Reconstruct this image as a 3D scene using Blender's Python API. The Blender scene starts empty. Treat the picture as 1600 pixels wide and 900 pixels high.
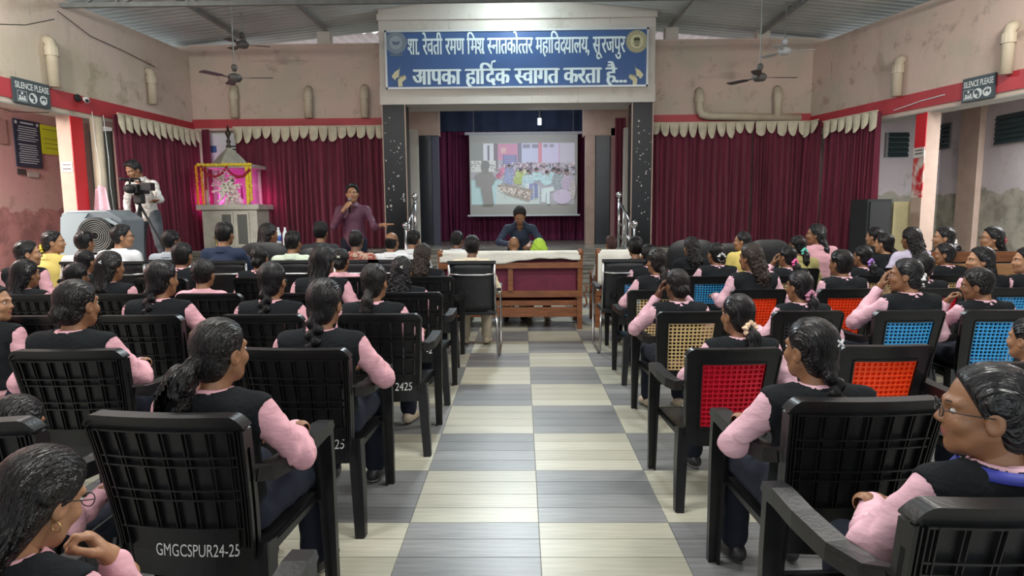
import bpy, bmesh, math, random
import numpy as np
from mathutils import Vector, Matrix, Euler

random.seed(7); np.random.seed(7)
SC = bpy.context.scene
COL = SC.collection
PI = math.pi
def R_(d): return math.radians(d)

# ------------------------------------------------------------------ camera
FPX, CAM_H = 990.0, 1.43
_p, _y, _r = R_(6.74), R_(0.87), R_(0.45)
CF = np.array([-math.sin(_y)*math.cos(_p), math.cos(_y)*math.cos(_p), -math.sin(_p)])
_R0 = np.array([math.cos(_y), math.sin(_y), 0.0]); _U0 = np.cross(_R0, CF)
CR = math.cos(_r)*_R0 - math.sin(_r)*_U0
CU = math.sin(_r)*_R0 + math.cos(_r)*_U0
cam = bpy.data.cameras.new('camera'); camo = bpy.data.objects.new('camera', cam); COL.objects.link(camo)
cam.sensor_width = 36.0; cam.lens = FPX/1600*36; cam.clip_start = 0.05; cam.clip_end = 300
camo.matrix_world = Matrix(((CR[0], CU[0], -CF[0], 0), (CR[1], CU[1], -CF[1], 0), (CR[2], CU[2], -CF[2], CAM_H), (0, 0, 0, 1)))
SC.camera = camo
def at(px, py, Y):
    "world point that stands at depth Y along the room, for a spot of the photograph"
    d = CF*FPX + CR*(px-800) + CU*(450-py)
    return Vector(d*(Y/d[1]) + np.array([0, 0, CAM_H]))

# ------------------------------------------------------------------ world, lights, exposure
SC.view_settings.view_transform = 'Standard'; SC.view_settings.look = 'None'
SC.view_settings.gamma = 1.0; SC.view_settings.use_curve_mapping = False
SC.view_settings.exposure = 0.08
w = bpy.data.worlds.new('overcast_sky'); SC.world = w; w.use_nodes = True
w.node_tree.nodes['Background'].inputs[0].default_value = (0.93, 0.97, 1.0, 1)
w.node_tree.nodes['Background'].inputs[1].default_value = 1.5
def lamp(name, kind, loc, target, energy, size=0.5, color=(1, 1, 1), size_y=None):
    l = bpy.data.lights.new(name, kind); l.energy = energy; l.color = color
    if kind == 'AREA':
        l.size = size
        if size_y: l.shape = 'RECTANGLE'; l.size_y = size_y
    else: l.shadow_soft_size = size
    o = bpy.data.objects.new(name, l); COL.objects.link(o); o.location = loc
    o.rotation_euler = (Vector(target)-Vector(loc)).to_track_quat('-Z', 'Y').to_euler()
    return o
# added fill lights under the roof along the hall, all above the frame
for i, (x, y) in enumerate([(-3.6, 1.5), (2.9, 1.5), (-3.6, 5.2), (2.9, 5.2)]):
    lamp('hall_fill_light', 'AREA', (x, y, 4.25), (x, y, 0), 120, 1.6, (1, 0.97, 0.92), 0.5)
lamp('hall_fill_light', 'AREA', (-0.3, 3.0, 4.4), (-0.3, 3.0, 0), 90, 1.6, (1, 0.98, 0.95), 0.5)
lamp('proscenium_flood_light', 'AREA', (-0.15, 11.2, 5.0), (-0.1, 3.5, 0.2), 170, 0.5, (0.86, 0.96, 1.0), 0.3)
for sx_, xx_ in ((-1, -5.8), (1, 5.6)): lamp('wall_wash_light', 'AREA', (xx_, 6.2, 4.3), (xx_+sx_*.8, 7.4, 3.6), 60, .9, (1, .98, .9), .1)  # unseen wash lights added to brighten the upper side walls
lamp('proscenium_wash_light', 'POINT', (-0.15, 11.25, 5.08), (0, 11, 0), 35, 0.12, (0.8, 0.95, 1.0))
lamp('stage_light', 'AREA', (0, 12.8, 3.3), (0, 14.4, 1.8), 22, 1.5, (0.8, 0.86, 1.0), 0.3)

# ------------------------------------------------------------------ materials
MATS = {}
def mat(name, col, rough=0.6, var=0.0, scale=6.0, bump=0.0, bscale=40.0, metal=0.0, stretch=None, col2=None, spec=0.5, emit=None, sheen=0.0, detail=4.0):
    if name in MATS: return MATS[name]
    m = bpy.data.materials.new(name); m.use_nodes = True
    nt = m.node_tree; b = nt.nodes['Principled BSDF']
    b.inputs['Base Color'].default_value = (*col, 1); b.inputs['Roughness'].default_value = rough
    b.inputs['Metallic'].default_value = metal; b.inputs['Specular IOR Level'].default_value = spec
    if sheen: b.inputs['Sheen Weight'].default_value = sheen
    if emit:
        b.inputs['Emission Color'].default_value = (*emit[0], 1); b.inputs['Emission Strength'].default_value = emit[1]
    tc = nt.nodes.new('ShaderNodeTexCoord'); mp = nt.nodes.new('ShaderNodeMapping')
    nt.links.new(tc.outputs['Object'], mp.inputs['Vector'])
    if stretch: mp.inputs['Scale'].default_value = stretch
    if var or col2:
        n = nt.nodes.new('ShaderNodeTexNoise'); n.inputs['Scale'].default_value = scale; n.inputs['Detail'].default_value = detail
        nt.links.new(mp.outputs[0], n.inputs['Vector'])
        r = nt.nodes.new('ShaderNodeValToRGB')
        if col2:
            r.color_ramp.elements[0].position = .42; r.color_ramp.elements[1].position = .6
            r.color_ramp.elements[0].color = (*col, 1); r.color_ramp.elements[1].color = (*col2, 1)
        else:
            r.color_ramp.elements[0].position = .3; r.color_ramp.elements[1].position = .7
            r.color_ramp.elements[0].color = (*[c*(1-var) for c in col], 1); r.color_ramp.elements[1].color = (*[min(1, c*(1+var)) for c in col], 1)
        nt.links.new(n.outputs['Fac'], r.inputs[0]); nt.links.new(r.outputs[0], b.inputs['Base Color'])
    if bump:
        n2 = nt.nodes.new('ShaderNodeTexNoise'); n2.inputs['Scale'].default_value = bscale; n2.inputs['Detail'].default_value = 3
        nt.links.new(mp.outputs[0], n2.inputs['Vector'])
        bp = nt.nodes.new('ShaderNodeBump'); bp.inputs['Strength'].default_value = bump; bp.inputs['Distance'].default_value = 0.02
        nt.links.new(n2.outputs['Fac'], bp.inputs['Height']); nt.links.new(bp.outputs[0], b.inputs['Normal'])
    MATS[name] = m
    return m
def peel(name, base, patch, stain, scale=1.2, low=None, low_z=0.0):
    "old limewash: base paint, peeled patches, fine stains; a second coat below low_z"
    m = bpy.data.materials.new(name); m.use_nodes = True; nt = m.node_tree; b = nt.nodes['Principled BSDF']
    b.inputs['Roughness'].default_value = .85; b.inputs['Specular IOR Level'].default_value = .25
    L = nt.links.new; N = nt.nodes.new
    g = N('ShaderNodeNewGeometry')
    def noise(s, d, rough=.6, st=None):
        n = N('ShaderNodeTexNoise'); n.inputs['Scale'].default_value = s; n.inputs['Detail'].default_value = d; n.inputs['Roughness'].default_value = rough
        if st:
            mp = N('ShaderNodeMapping'); mp.inputs['Scale'].default_value = st; L(g.outputs['Position'], mp.inputs[0]); L(mp.outputs[0], n.inputs['Vector'])
        else: L(g.outputs['Position'], n.inputs['Vector'])
        return n.outputs['Fac']
    def ramp(f, a, c):
        r = N('ShaderNodeMapRange'); r.inputs[1].default_value = a; r.inputs[2].default_value = c; r.clamp = True; L(f, r.inputs[0]); return r.outputs[0]
    def mix(f, A, B):
        x = N('ShaderNodeMix'); x.data_type = 'RGBA'; L(f, x.inputs[0])
        for i, v in ((6, A), (7, B)):
            if isinstance(v, tuple): x.inputs[i].default_value = (*v, 1)
            else: L(v, x.inputs[i])
        return x.outputs[2]
    c = mix(ramp(noise(scale, 6), .45, .62), base, patch)
    c = mix(ramp(noise(scale*2.2, 8, .7), .56, .66), c, stain)
    c = mix(ramp(noise(4, 6, .75, (3, 3, .35)), .62, .75), c, tuple(x*.55 for x in stain))
    if low:
        sx = N('ShaderNodeSeparateXYZ'); L(g.outputs['Position'], sx.inputs[0])
        ad = N('ShaderNodeMath'); ad.operation = 'MULTIPLY_ADD'; ad.inputs[1].default_value = -.5; L(noise(3, 5), ad.inputs[0]); L(sx.outputs[2], ad.inputs[2])
        c = mix(ramp(ad.outputs[0], low_z-.25, low_z-.28), c, mix(ramp(noise(2.5, 7), .45, .6), low, tuple(x*.6 for x in low)))
    L(c, b.inputs['Base Color'])
    bp = N('ShaderNodeBump'); bp.inputs['Strength'].default_value = .35; bp.inputs['Distance'].default_value = .02
    L(noise(9, 6, .7), bp.inputs['Height']); L(bp.outputs[0], b.inputs['Normal'])
    MATS[name] = m; return m
def attr_mat(name, rough=.7, emit=0.0):
    "flat print: colours come from the mesh's colour attribute"
    m = bpy.data.materials.new(name); m.use_nodes = True; nt = m.node_tree; b = nt.nodes['Principled BSDF']
    a = nt.nodes.new('ShaderNodeAttribute'); a.attribute_name = 'print'
    nt.links.new(a.outputs['Color'], b.inputs['Base Color']); b.inputs['Roughness'].default_value = rough
    if emit:
        nt.links.new(a.outputs['Color'], b.inputs['Emission Color']); b.inputs['Emission Strength'].default_value = emit
    MATS[name] = m; return m

M_plastic = mat('black_plastic', (.009, .0092, .010), .36, .25, 14, .05, 90, spec=.42)
M_paintw = mat('white_paint', (.75, .75, .73), .8)
INS = {'red': (.62, .008, .03), 'orange': (.95, .075, .012), 'blue': (.05, .36, .72), 'tan': (.72, .53, .26), 'black': (.03, .03, .032)}
for k, c in INS.items(): mat('insert_'+k, c, .4, .06, 10)
M_vest = mat('black_vest_cloth', (.009, .011, .013), .9, .2, 10, .25, 60, spec=.2)
M_pink = mat('pink_cotton', (.66, .36, .41), .85, .06, 5, .6, 11, spec=.3, stretch=(1, 1, 2.2))
M_pink2 = mat('pale_pink_cotton', (.68, .42, .49), .85, .06, 5, .6, 11, spec=.3, stretch=(1, 1, 2.2))
M_white = mat('white_cotton', (.68, .70, .72), .85, .05, 6, .35, 14, spec=.3)
M_cream = mat('cream_cotton', (.66, .58, .42), .85, .05, 6, .3, 14, spec=.3)
M_grey = mat('grey_cotton', (.33, .36, .40), .85, .1, 6, .3, 14, spec=.3)
M_navy = mat('navy_suiting', (.018, .028, .06), .85, .1, 6, .2, 20, spec=.3)
M_char = mat('charcoal_suiting', (.03, .032, .036), .85, .1, 6, .2, 20, spec=.3)
M_plaid = mat('plaid_cotton', (.28, .06, .05), .85, .0, 30, .2, 20, col2=(.42, .32, .24), spec=.3)
M_purple = mat('purple_cotton', (.30, .03, .36), .8, .08, 6, .3, 14)
M_maroonsh = mat('maroon_shirt', (.10, .03, .06), .6, .1, 6, .3, 12)
M_yellow = mat('yellow_cotton', (.68, .55, .16), .85, .08, 6, .3, 14)
M_lilac = mat('lilac_cotton', (.52, .48, .62), .85, .06, 6, .3, 14)
M_olive = mat('olive_cotton', (.30, .27, .10), .85, .06, 6, .3, 14)
M_mint = mat('pale_green_cotton', (.55, .63, .50), .85, .06, 6, .3, 14)
M_trou = mat('dark_navy_trousers', (.012, .015, .026), .9, .15, 8, .25, 18, spec=.25)
M_jean = mat('grey_jeans', (.07, .08, .095), .85, .2, 9, .25, 40)
M_tan_t = mat('beige_trousers', (.42, .36, .27), .85, .1, 8, .25, 18)
M_hair = mat('black_hair', (.004, .004, .005), .30, .0, 6, .9, 8, stretch=(34, 2.0, 2.0), spec=.42)
M_hairw = mat('wavy_black_hair', (.006, .005, .005), .33, .0, 6, 1.0, 7, stretch=(30, 6, 3.5), spec=.4)
M_hairb = mat('brown_black_hair', (.020, .0125, .008), .38, .0, 6, 1.0, 7, stretch=(30, 6, 3.5), spec=.4)
M_hairr = mat('henna_hair', (.05, .018, .016), .4, .0, 6, .9, 8, stretch=(36, 3, 3), spec=.5)
M_skin = mat('brown_skin', (.235, .112, .054), .5, .06, 12, .05, 80)
M_skin2 = mat('light_brown_skin', (.34, .175, .092), .5, .06, 12, .05, 80)
M_skin3 = mat('dark_brown_skin', (.13, .06, .032), .5, .06, 12, .05, 80)
M_lip = mat('lips', (.28, .09, .075), .45)
M_eye = mat('eye_white', (.50, .47, .44), .35)
M_pupil = mat('pupil', (.01, .008, .006), .2)
M_brow = mat('eyebrow_hair', (.012, .009, .008), .7)
M_steel = mat('stainless_steel', (.62, .63, .64), .22, metal=1.0)
M_chrome = mat('dull_chrome', (.42, .42, .42), .28, metal=1.0)
M_leather = mat('black_leather', (.016, .017, .019), .42, .2, 9, .15, 60)
M_wood = mat('varnished_wood', (.19, .068, .026), .35, .3, 5, .08, 30, stretch=(1, 6, 6))
M_maroonfab = mat('maroon_upholstery', (.12, .010, .035), .7, .15, 12, .1, 80)
M_clothw = mat('white_towel_cloth', (.70, .69, .62), .9, .05, 8, .3, 30)
M_granite = mat('black_granite', (.008, .009, .011), .3, .4, 30, spec=.3)
M_metalgrey = mat('painted_steel_grey', (.20, .215, .21), .5, .15, 8, metal=.2)
M_black = mat('matte_black', (.012, .013, .014), .6)
M_gold = mat('brass', (.55, .38, .14), .35, metal=.8)
M_board = mat('sign_blue', (.045, .105, .27), .4)
M_letter = mat('sign_lettering', (.72, .84, .86), .5)

# ------------------------------------------------------------------ object helpers
def tag(o, label=None, cat=None, group=None, kind=None):
    if label: o['label'] = label
    if cat: o['category'] = cat
    if group: o['group'] = group
    if kind: o['kind'] = kind
    return o
def empty(name, loc=(0, 0, 0), rz=0.0, label=None, cat=None, group=None, s=1.0):
    o = bpy.data.objects.new(name, None); COL.objects.link(o); o.location = loc; o.rotation_euler = (0, 0, rz); o.scale = (s, s, s)
    o.empty_display_size = .1
    return tag(o, label, cat, group)
def put(name, me, parent=None, loc=None, rot=None):
    o = bpy.data.objects.new(name, me); COL.objects.link(o)
    if parent: o.parent = parent
    if loc is not None: o.location = loc
    if rot is not None: o.rotation_euler = rot
    return o
def np_mesh(name, V, Q, mats, midx=None, smooth=True):
    V = np.asarray(V, np.float32); Q = np.asarray(Q, np.int32)
    me = bpy.data.meshes.new(name)
    me.vertices.add(len(V)); me.vertices.foreach_set('co', V.ravel())
    k = Q.shape[1]
    me.loops.add(Q.size); me.loops.foreach_set('vertex_index', Q.ravel())
    me.polygons.add(len(Q)); me.polygons.foreach_set('loop_start', np.arange(0, Q.size, k, dtype=np.int32))
    for m in mats: me.materials.append(m)
    if midx is not None: me.polygons.foreach_set('material_index', np.asarray(midx, np.int32))
    me.polygons.foreach_set('use_smooth', np.full(len(Q), smooth))
    me.update(calc_edges=True)
    return me
class MB:
    def __init__(s): s.v = []; s.f = []; s.m = []; s.cur = 0; s.c = []
    def add(s, V, F, mi=None):
        n = len(s.v); s.v += [tuple(p) for p in V]
        for f in F: s.f.append([n+i for i in f]); s.m.append(s.cur if mi is None else mi)
        return s
    def box(s, c, d, rz=0.0, taper=1.0, M=None):
        x, y, z = d[0]/2, d[1]/2, d[2]/2
        P = [(-x, -y, -z), (x, -y, -z), (x, y, -z), (-x, y, -z), (-x*taper, -y*taper, z), (x*taper, -y*taper, z), (x*taper, y*taper, z), (-x*taper, y*taper, z)]
        mt = M or Matrix.Rotation(rz, 3, 'Z')
        return s.add([mt @ Vector(p) + Vector(c) for p in P], [(0, 3, 2, 1), (4, 5, 6, 7), (0, 1, 5, 4), (1, 2, 6, 5), (2, 3, 7, 6), (3, 0, 4, 7)])
    def b2(s, a, b): return s.box([(a[i]+b[i])/2 for i in range(3)], [abs(b[i]-a[i]) for i in range(3)])
    def tube(s, pts, r, n=8, cap=True):
        pts = [Vector(p) for p in pts]; rs = r if isinstance(r, (list, tuple)) else [r]*len(pts)
        V = []; up = None
        for i, p in enumerate(pts):
            d = (pts[min(i+1, len(pts)-1)]-pts[max(i-1, 0)]).normalized()
            if up is None: up = Vector((0, 0, 1)) if abs(d.z) < .9 else Vector((1, 0, 0))
            a = d.cross(up).normalized(); up = a.cross(d).normalized()
            for k in range(n):
                t = 2*PI*k/n; V.append(p + a*math.cos(t)*rs[i] + up*math.sin(t)*rs[i])
        F = [(i*n+k, i*n+(k+1) % n, (i+1)*n+(k+1) % n, (i+1)*n+k) for i in range(len(pts)-1) for k in range(n)]
        if cap: F += [tuple(range(n))[::-1], tuple(range((len(pts)-1)*n, len(pts)*n))]
        return s.add(V, F)
    def strip(s, pts, wid, thk, side=(1, 0, 0)):
        "rectangular bar swept along pts; wid along side, thk across"
        pts = [Vector(p) for p in pts]; sd = Vector(side); V = []
        for i, p in enumerate(pts):
            d = (pts[min(i+1, len(pts)-1)]-pts[max(i-1, 0)]).normalized()
            n = sd.cross(d).normalized(); q = d.cross(n).normalized()
            w_ = (wid[i] if isinstance(wid, (list, tuple)) else wid)/2; t_ = (thk[i] if isinstance(thk, (list, tuple)) else thk)/2
            V += [p-q*w_-n*t_, p+q*w_-n*t_, p+q*w_+n*t_, p-q*w_+n*t_]
        F = [(i*4+k, i*4+(k+1) % 4, i*4+4+(k+1) % 4, i*4+4+k) for i in range(len(pts)-1) for k in range(4)]
        return s.add(V, F+[(3, 2, 1, 0), tuple(range(len(V)-4, len(V)))])
    def lathe(s, prof, c=(0, 0, 0), n=16, sy=1.0):
        V = [(c[0]+r*math.cos(2*PI*k/n), c[1]+sy*r*math.sin(2*PI*k/n), c[2]+z) for r, z in prof for k in range(n)]
        F = [(i*n+k, i*n+(k+1) % n, (i+1)*n+(k+1) % n, (i+1)*n+k) for i in range(len(prof)-1) for k in range(n)]
        F += [tuple(range(n))[::-1], tuple(range((len(prof)-1)*n, len(prof)*n))]
        return s.add(V, F)
    def ball(s, c, r, n=12, m=8):
        r = r if isinstance(r, (list, tuple)) else (r, r, r)
        prof = [(math.sin(PI*i/m), -math.cos(PI*i/m)) for i in range(m+1)]
        V = [(c[0]+r[0]*a*math.cos(2*PI*k/n), c[1]+r[1]*a*math.sin(2*PI*k/n), c[2]+r[2]*z) for a, z in prof for k in range(n)]
        F = [(i*n+k, i*n+(k+1) % n, (i+1)*n+(k+1) % n, (i+1)*n+k) for i in range(m) for k in range(n)]
        return s.add(V, F)
    def prism(s, poly, a, b, axis=1):
        "polygon (two coordinates) pushed from a to b along axis"
        def P(u, v, t): return (t, u, v) if axis == 0 else ((u, t, v) if axis == 1 else (u, v, t))
        n = len(poly); V = [P(u, v, a) for u, v in poly]+[P(u, v, b) for u, v in poly]
        return s.add(V, [tuple(range(n)), tuple(range(n, 2*n))[::-1]]+[(k, n+k, n+(k+1) % n, (k+1) % n) for k in range(n)])
    def grid(s, fn, nu, nv):
        V = [fn(i/nu, j/nv) for j in range(nv+1) for i in range(nu+1)]
        return s.add(V, [(j*(nu+1)+i, j*(nu+1)+i+1, (j+1)*(nu+1)+i+1, (j+1)*(nu+1)+i) for j in range(nv) for i in range(nu)])
    def xf(s, M):
        s.v = [tuple(M @ Vector(p)) for p in s.v]; return s
    def mesh(s, name, mats, smooth=False):
        me = bpy.data.meshes.new(name); me.from_pydata(s.v, [], s.f)
        for m in (mats if isinstance(mats, (list, tuple)) else [mats]): me.materials.append(m)
        me.polygons.foreach_set('material_index', s.m)
        me.polygons.foreach_set('use_smooth', [smooth]*len(s.f))
        if s.c:
            a = me.color_attributes.new('print', 'FLOAT_COLOR', 'CORNER'); i = 0
            for p in me.polygons:
                for _ in p.vertices: a.data[i].color = (*s.c[p.index], 1); i += 1
        me.validate(); me.update()
        return me
    def obj(s, name, mats, parent=None, smooth=False, loc=None): return put(name, s.mesh(name, mats, smooth), parent, loc)
def bevel(o, wd, seg=2):
    b = o.modifiers.new('bevel', 'BEVEL'); b.width = wd; b.segments = seg; b.limit_method = 'ANGLE'; b.angle_limit = R_(40)
    return o
def struct(o): o['kind'] = 'structure'; return o
_txt = {}
def glyphs(body, offset=0.0):
    "filled outline of a text as (verts2d, triangles/polys, advance box)"
    k = (body, offset)
    if k in _txt: return _txt[k]
    cu = bpy.data.curves.new('t', 'FONT'); cu.body = body; cu.size = 1; cu.offset = offset; cu.resolution_u = 3
    o = bpy.data.objects.new('t', cu); COL.objects.link(o)
    dg = bpy.context.evaluated_depsgraph_get(); me = o.evaluated_get(dg).to_mesh()
    V = [(v.co.x, v.co.y) for v in me.vertices]; F = [tuple(p.vertices) for p in me.polygons]
    o.evaluated_get(dg).to_mesh_clear(); bpy.data.objects.remove(o); bpy.data.curves.remove(cu)
    _txt[k] = (V, F); return V, F
def put_text(mb, body, fn, height, center=True, width=None, offset=0.0, shear=0.0):
    "lays text through fn(u,v) (metres in the sign's own plane)"
    V, F = glyphs(body, offset)
    if not V: return
    x0 = min(p[0] for p in V); x1 = max(p[0] for p in V); y0 = min(p[1] for p in V); y1 = max(p[1] for p in V)
    sy = height/(y1-y0); sx = (width/(x1-x0)) if width else sy
    cx = (x0+x1)/2 if center else x0
    mb.add([fn((p[0]-cx)*sx+shear*(p[1]-y0)*sy, (p[1]-y0)*sy) for p in V], F)

# ------------------------------------------------------------------ the setting
XL, XR, YB = -6.3, 5.5, 12.4
def depth_at(px, xw, py=200): return xw/at(px, py, 1.0).x
KL, KR = -.07, .226          # the side walls splay outwards towards the camera
def wall_x(s, y): return (XR+KR*(YB-y)) if s > 0 else (XL+KL*(YB-y))
def depth_side(px, s, py=200):
    r = at(px, py, 1.0).x; b, k = (XR, KR) if s > 0 else (XL, KL)
    return (b+k*YB)/(r+k)
def splay(mb, s):
    k = KR if s > 0 else KL
    mb.v = [(x+k*(YB-y), y, z) for x, y, z in mb.v]; return mb
lamp('veranda_tube_light', 'AREA', (-7.4, 7.0, 3.1), (-7.4, 8.0, 0), 300, 1.2, (1, .95, .9), .2)
lamp('veranda_tube_light', 'AREA', (7.3, 8.3, 3.1), (7.3, 8.3, 0), 190, 1.2, (.95, .97, 1), .2)
W_up = peel('peeling_pink_wall', (.60, .46, .395), (.51, .44, .36), (.40, .31, .26), 1.1)
W_upl = peel('peeling_cream_pink_wall', (.64, .53, .46), (.55, .48, .38), (.42, .36, .27), .8)
W_outl = peel('rose_pink_wall', (.58, .31, .30), (.54, .36, .32), (.36, .23, .19), .7, low=(.47, .22, .21), low_z=1.55)
W_outr = peel('lilac_white_wall', (.52, .47, .49), (.48, .44, .45), (.40, .35, .34), .7, low=(.36, .34, .28), low_z=1.75)
W_ped = peel('pale_plaster', (.60, .56, .50), (.56, .53, .48), (.48, .44, .38), .6)
M_red = mat('red_oil_paint', (.42, .035, .045), .5, .12, 3)
M_redp = peel('red_paint_flaking', (.50, .02, .03), (.50, .02, .03), (.50, .02, .03), 1)
M_redf = mat('flaked_red_paint', (.55, .018, .028), .5, 0, 7, col2=(.62, .55, .48))
M_tanp = mat('tan_plaster', (.42, .31, .25), .8, .1, 4, .1, 20)
M_soff = mat('soffit_grey', (.34, .33, .30), .85, .1, 3)
M_cream_p = mat('cream_pipe', (.52, .45, .34), .5, .08, 5)
M_roof = mat('galvanised_sheet', (.42, .45, .44), .5, .14, 1.2)
M_marble = mat('streaked_marble', (.30, .29, .25), .22, 0, 3, stretch=(.6, 6, 14), col2=(.10, .095, .085))
M_grout = mat('floor_grout', (.30, .30, .28), .8)
PL = []
for i, c in enumerate([(.385, .38, .305), (.355, .345, .275), (.41, .40, .325)]):
    PL.append(mat('light_wood_tile_%s' % 'abc'[i], c, .36, .13, 5, .02, 30, stretch=(.7, 9, 1)))
PD = []
for i, c in enumerate([(.17, .175, .175), (.145, .15, .152), (.195, .2, .2)]):
    PD.append(mat('grey_wood_tile_%s' % 'abc'[i], c, .36, .22, 5, .02, 30, stretch=(.7, 9, 1)))

floor = struct(MB().b2((-8.5, -3, -.12), (7.9, 16, -.006)).obj('floor', M_grout))
pl_me = {}
for tone, ms in (('L', PL), ('D', PD)):
    for i, m in enumerate(ms): pl_me[tone, i] = MB().box((0, 0, -.0055), (.596, .146, .011)).mesh('plank', m)
rest = MB(); rng = random.Random(3)
for k in range(-15, 13):
    for j in range(-9, 13):
        for q in range(4):
            x, y = .073+.6*k+.3, 3.4+.6*j+.15*q+.075
            tone = 'D' if (k+j) % 2 else 'L'; i = rng.randrange(3)
            if -3 <= k <= 2 and -3 <= j <= 4: put('plank', pl_me[tone, i], floor, (x, y, 0))
            elif -8.4 < x < 7.8 and y < 11.2: rest.cur = i+(3 if tone == 'D' else 0); rest.box((x, y, -.0055), (.596, .146, .011))
tag(rest.obj('plank', PL+PD, floor), kind='stuff')

# stage and its steps
stage = struct(MB().b2((XL, 11.6, 0), (XR, 16, .78)).obj('stage_platform', M_marble))
for zt, y0, y1 in ((.52, 11.25, 11.6), (.26, 10.9, 11.25)):
    MB().b2((XL+2.0, y0, 0), (XR, y1, zt)).obj('step', M_marble, stage)
    MB().b2((XL+2.0, y0-.02, zt-.03), (XR, y0+.01, zt+.004)).obj('nosing', M_marble, stage)
MB().b2((XL, 11.58, .75), (XR, 11.61, .784)).obj('nosing', M_marble, stage)
MB().b2((XL, 8.75, 0), (XL+2.0, 11.6, .5)).obj('side_platform', M_marble, stage)

# walls
wb = struct(MB().b2((XL-.3, YB, 3.05), (-2.55, YB+.25, 4.62)).b2((2.45, YB, 3.05), (XR+.3, YB+.25, 4.62)).obj('wall_back', W_up))
MB().b2((XL-.3, YB+.12, .78), (-2.0, YB+.25, 3.05)).b2((2.0, YB+.12, .78), (XR+.3, YB+.25, 3.05)).obj('lower_wall', W_ped, wb)
for px in (508, 1048, 1190):
    x = at(px, 80, YB+.1).x
    MB().b2((x-.12, YB+.02, 4.62), (x+.12, YB+.22, 4.87)).obj('wall_post', W_ped, wb)
MB().b2((XL, YB-.02, 4.60), (-2.55, YB+.27, 4.64)).b2((2.45, YB-.02, 4.60), (XR, YB+.27, 4.64)).obj('coping', W_up, wb)
for s, nm, x, mtl in ((-1, 'wall_left', XL, W_upl), (1, 'wall_right', XR, W_up)):
    o = struct(splay(MB().b2((x, -3, 2.9), (x+s*.3, YB+.2, 4.5)), s).obj(nm, mtl))
    splay(MB().b2((x-s*.02, -3, 2.96), (x, YB, 3.2)), s).obj('red_band', M_red, o)
    splay(MB().b2((x-s*.015, -3, 2.88), (x+s*.31, YB, 2.9)), s).obj('soffit', M_soff, o)
tr = struct(MB().b2((XL, YB-.03, 3.1), (-2.55, YB, 3.26)).obj('trim_1', M_red))
tr = struct(MB().b2((2.45, YB-.03, 3.1), (XR, YB, 3.26)).obj('trim_2', M_red))
struct(MB().b2((-8.6, -3, 0), (-8.3, 12.6, 3.4)).obj('wall_outer_left', W_outl))
struct(MB().b2((8.0, -3, 0), (8.3, 12.6, 3.4)).obj('wall_outer_right', W_outr))
struct(MB().b2((-8.4, 12.4, 0), (XL-.3, 12.6, 3.4)).obj('wall_end_left', W_outl))
struct(MB().b2((XR+.3, 12.4, 0), (8.1, 12.6, 3.4)).obj('wall_end_right', W_outr))
struct(splay(MB().b2((-8.6, -3, 3.25), (XL-.3, 12.6, 3.4)), -1).obj('ceiling_veranda_left', M_soff))
struct(splay(MB().b2((XR+.3, -3, 3.25), (8.3, 12.6, 3.4)), 1).obj('ceiling_veranda_right', M_soff))
for px0, px1 in ((1510, 1540),):
    d0, d1 = depth_at(px0, 8.0), depth_at(px1, 8.0)
    struct(MB().b2((7.9, d1, 0), (8.0, d0, 3.25)).obj('trim_3', M_tanp))

# proscenium head over the stage
ped = struct(MB().b2((-2.56, 11.9, 3.42), (2.44, YB+.3, 5.6)).obj('wall_proscenium', W_ped))
MB().b2((-2.58, 11.86, 4.9), (2.46, 11.9, 5.0)).obj('ledge', W_ped, ped)
MB().b2((-2.57, 11.88, 3.42), (2.45, 11.9, 3.74)).obj('lintel_beam', W_ped, ped)
struct(MB().b2((-3.6, YB+.3, 4.2), (3.4, 15.8, 4.35)).obj('ceiling_stage', M_soff))
struct(MB().b2((-3.6, 15.5, .78), (3.4, 15.7, 4.2)).obj('wall_stage_back', M_tanp))
struct(MB().b2((-2.9, 13.2, .78), (-2.7, 15.6, 4.2)).obj('wall_stage_left', M_tanp))
struct(MB().b2((2.5, 13.2, .78), (2.7, 15.6, 4.2)).obj('wall_stage_right', M_tanp))
def granite_pillar(x0, x1, lab):
    t = empty('granite_pillar', ((x0+x1)/2, 12.1, 0), 0, lab, 'pillar')
    h = (x1-x0)/2
    MB().b2((-h, -.2, .0), (h, .2, 3.42)).obj('shaft', M_granite, t)
    mb = MB()
    for s in (-1, 1): mb.box((s*h, -.2, 1.71), (.02, .02, 3.42))
    mb.obj('edge_strip', M_tanp, t)
    r = random.Random(int(x0*100)); mb = MB()      # pale chips where the stone facing has broken away
    for i in range(38):
        zc = r.choice([r.gauss(2.55, .25), r.gauss(1.95, .22), r.uniform(.9, 3.2)]); u = r.uniform(-.8, .8)*h
        a = r.uniform(.005, .022); b = a*r.uniform(.4, 1.6)
        mb.prism([(u+a*math.cos(k*PI/3)*r.uniform(.6, 1.2), zc+b*math.sin(k*PI/3)*r.uniform(.6, 1.2)) for k in range(6)], -.203, -.2)
    tag(mb.obj('chipped_patches', mat('pale_chipped_stone', (.5, .47, .45), .8), t), kind='stuff')
    return t
granite_pillar(-2.54, -2.12, 'black granite pillar with pale chipped patches left of the stage opening')
granite_pillar(2.04, 2.42, 'black granite pillar with pale chipped patches right of the stage opening')
def pixbox(name, px0, px1, py0, py1, y, th, m, parent=None, lab=None, cat=None):
    a = at(px0, py1, y); b = at(px1, py0, y)
    o = MB().b2((a.x, y, a.z), (b.x, y+th, b.z)).obj(name, m, parent)
    if lab: tag(o, lab, cat)
    return o
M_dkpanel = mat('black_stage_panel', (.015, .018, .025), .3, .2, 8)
sp = struct(pixbox('trim_4', 643, 673, 212, 386, 13.2, .12, M_dkpanel)); struct(pixbox('trim_5', 930, 953, 212, 386, 13.2, .12, M_dkpanel))
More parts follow.
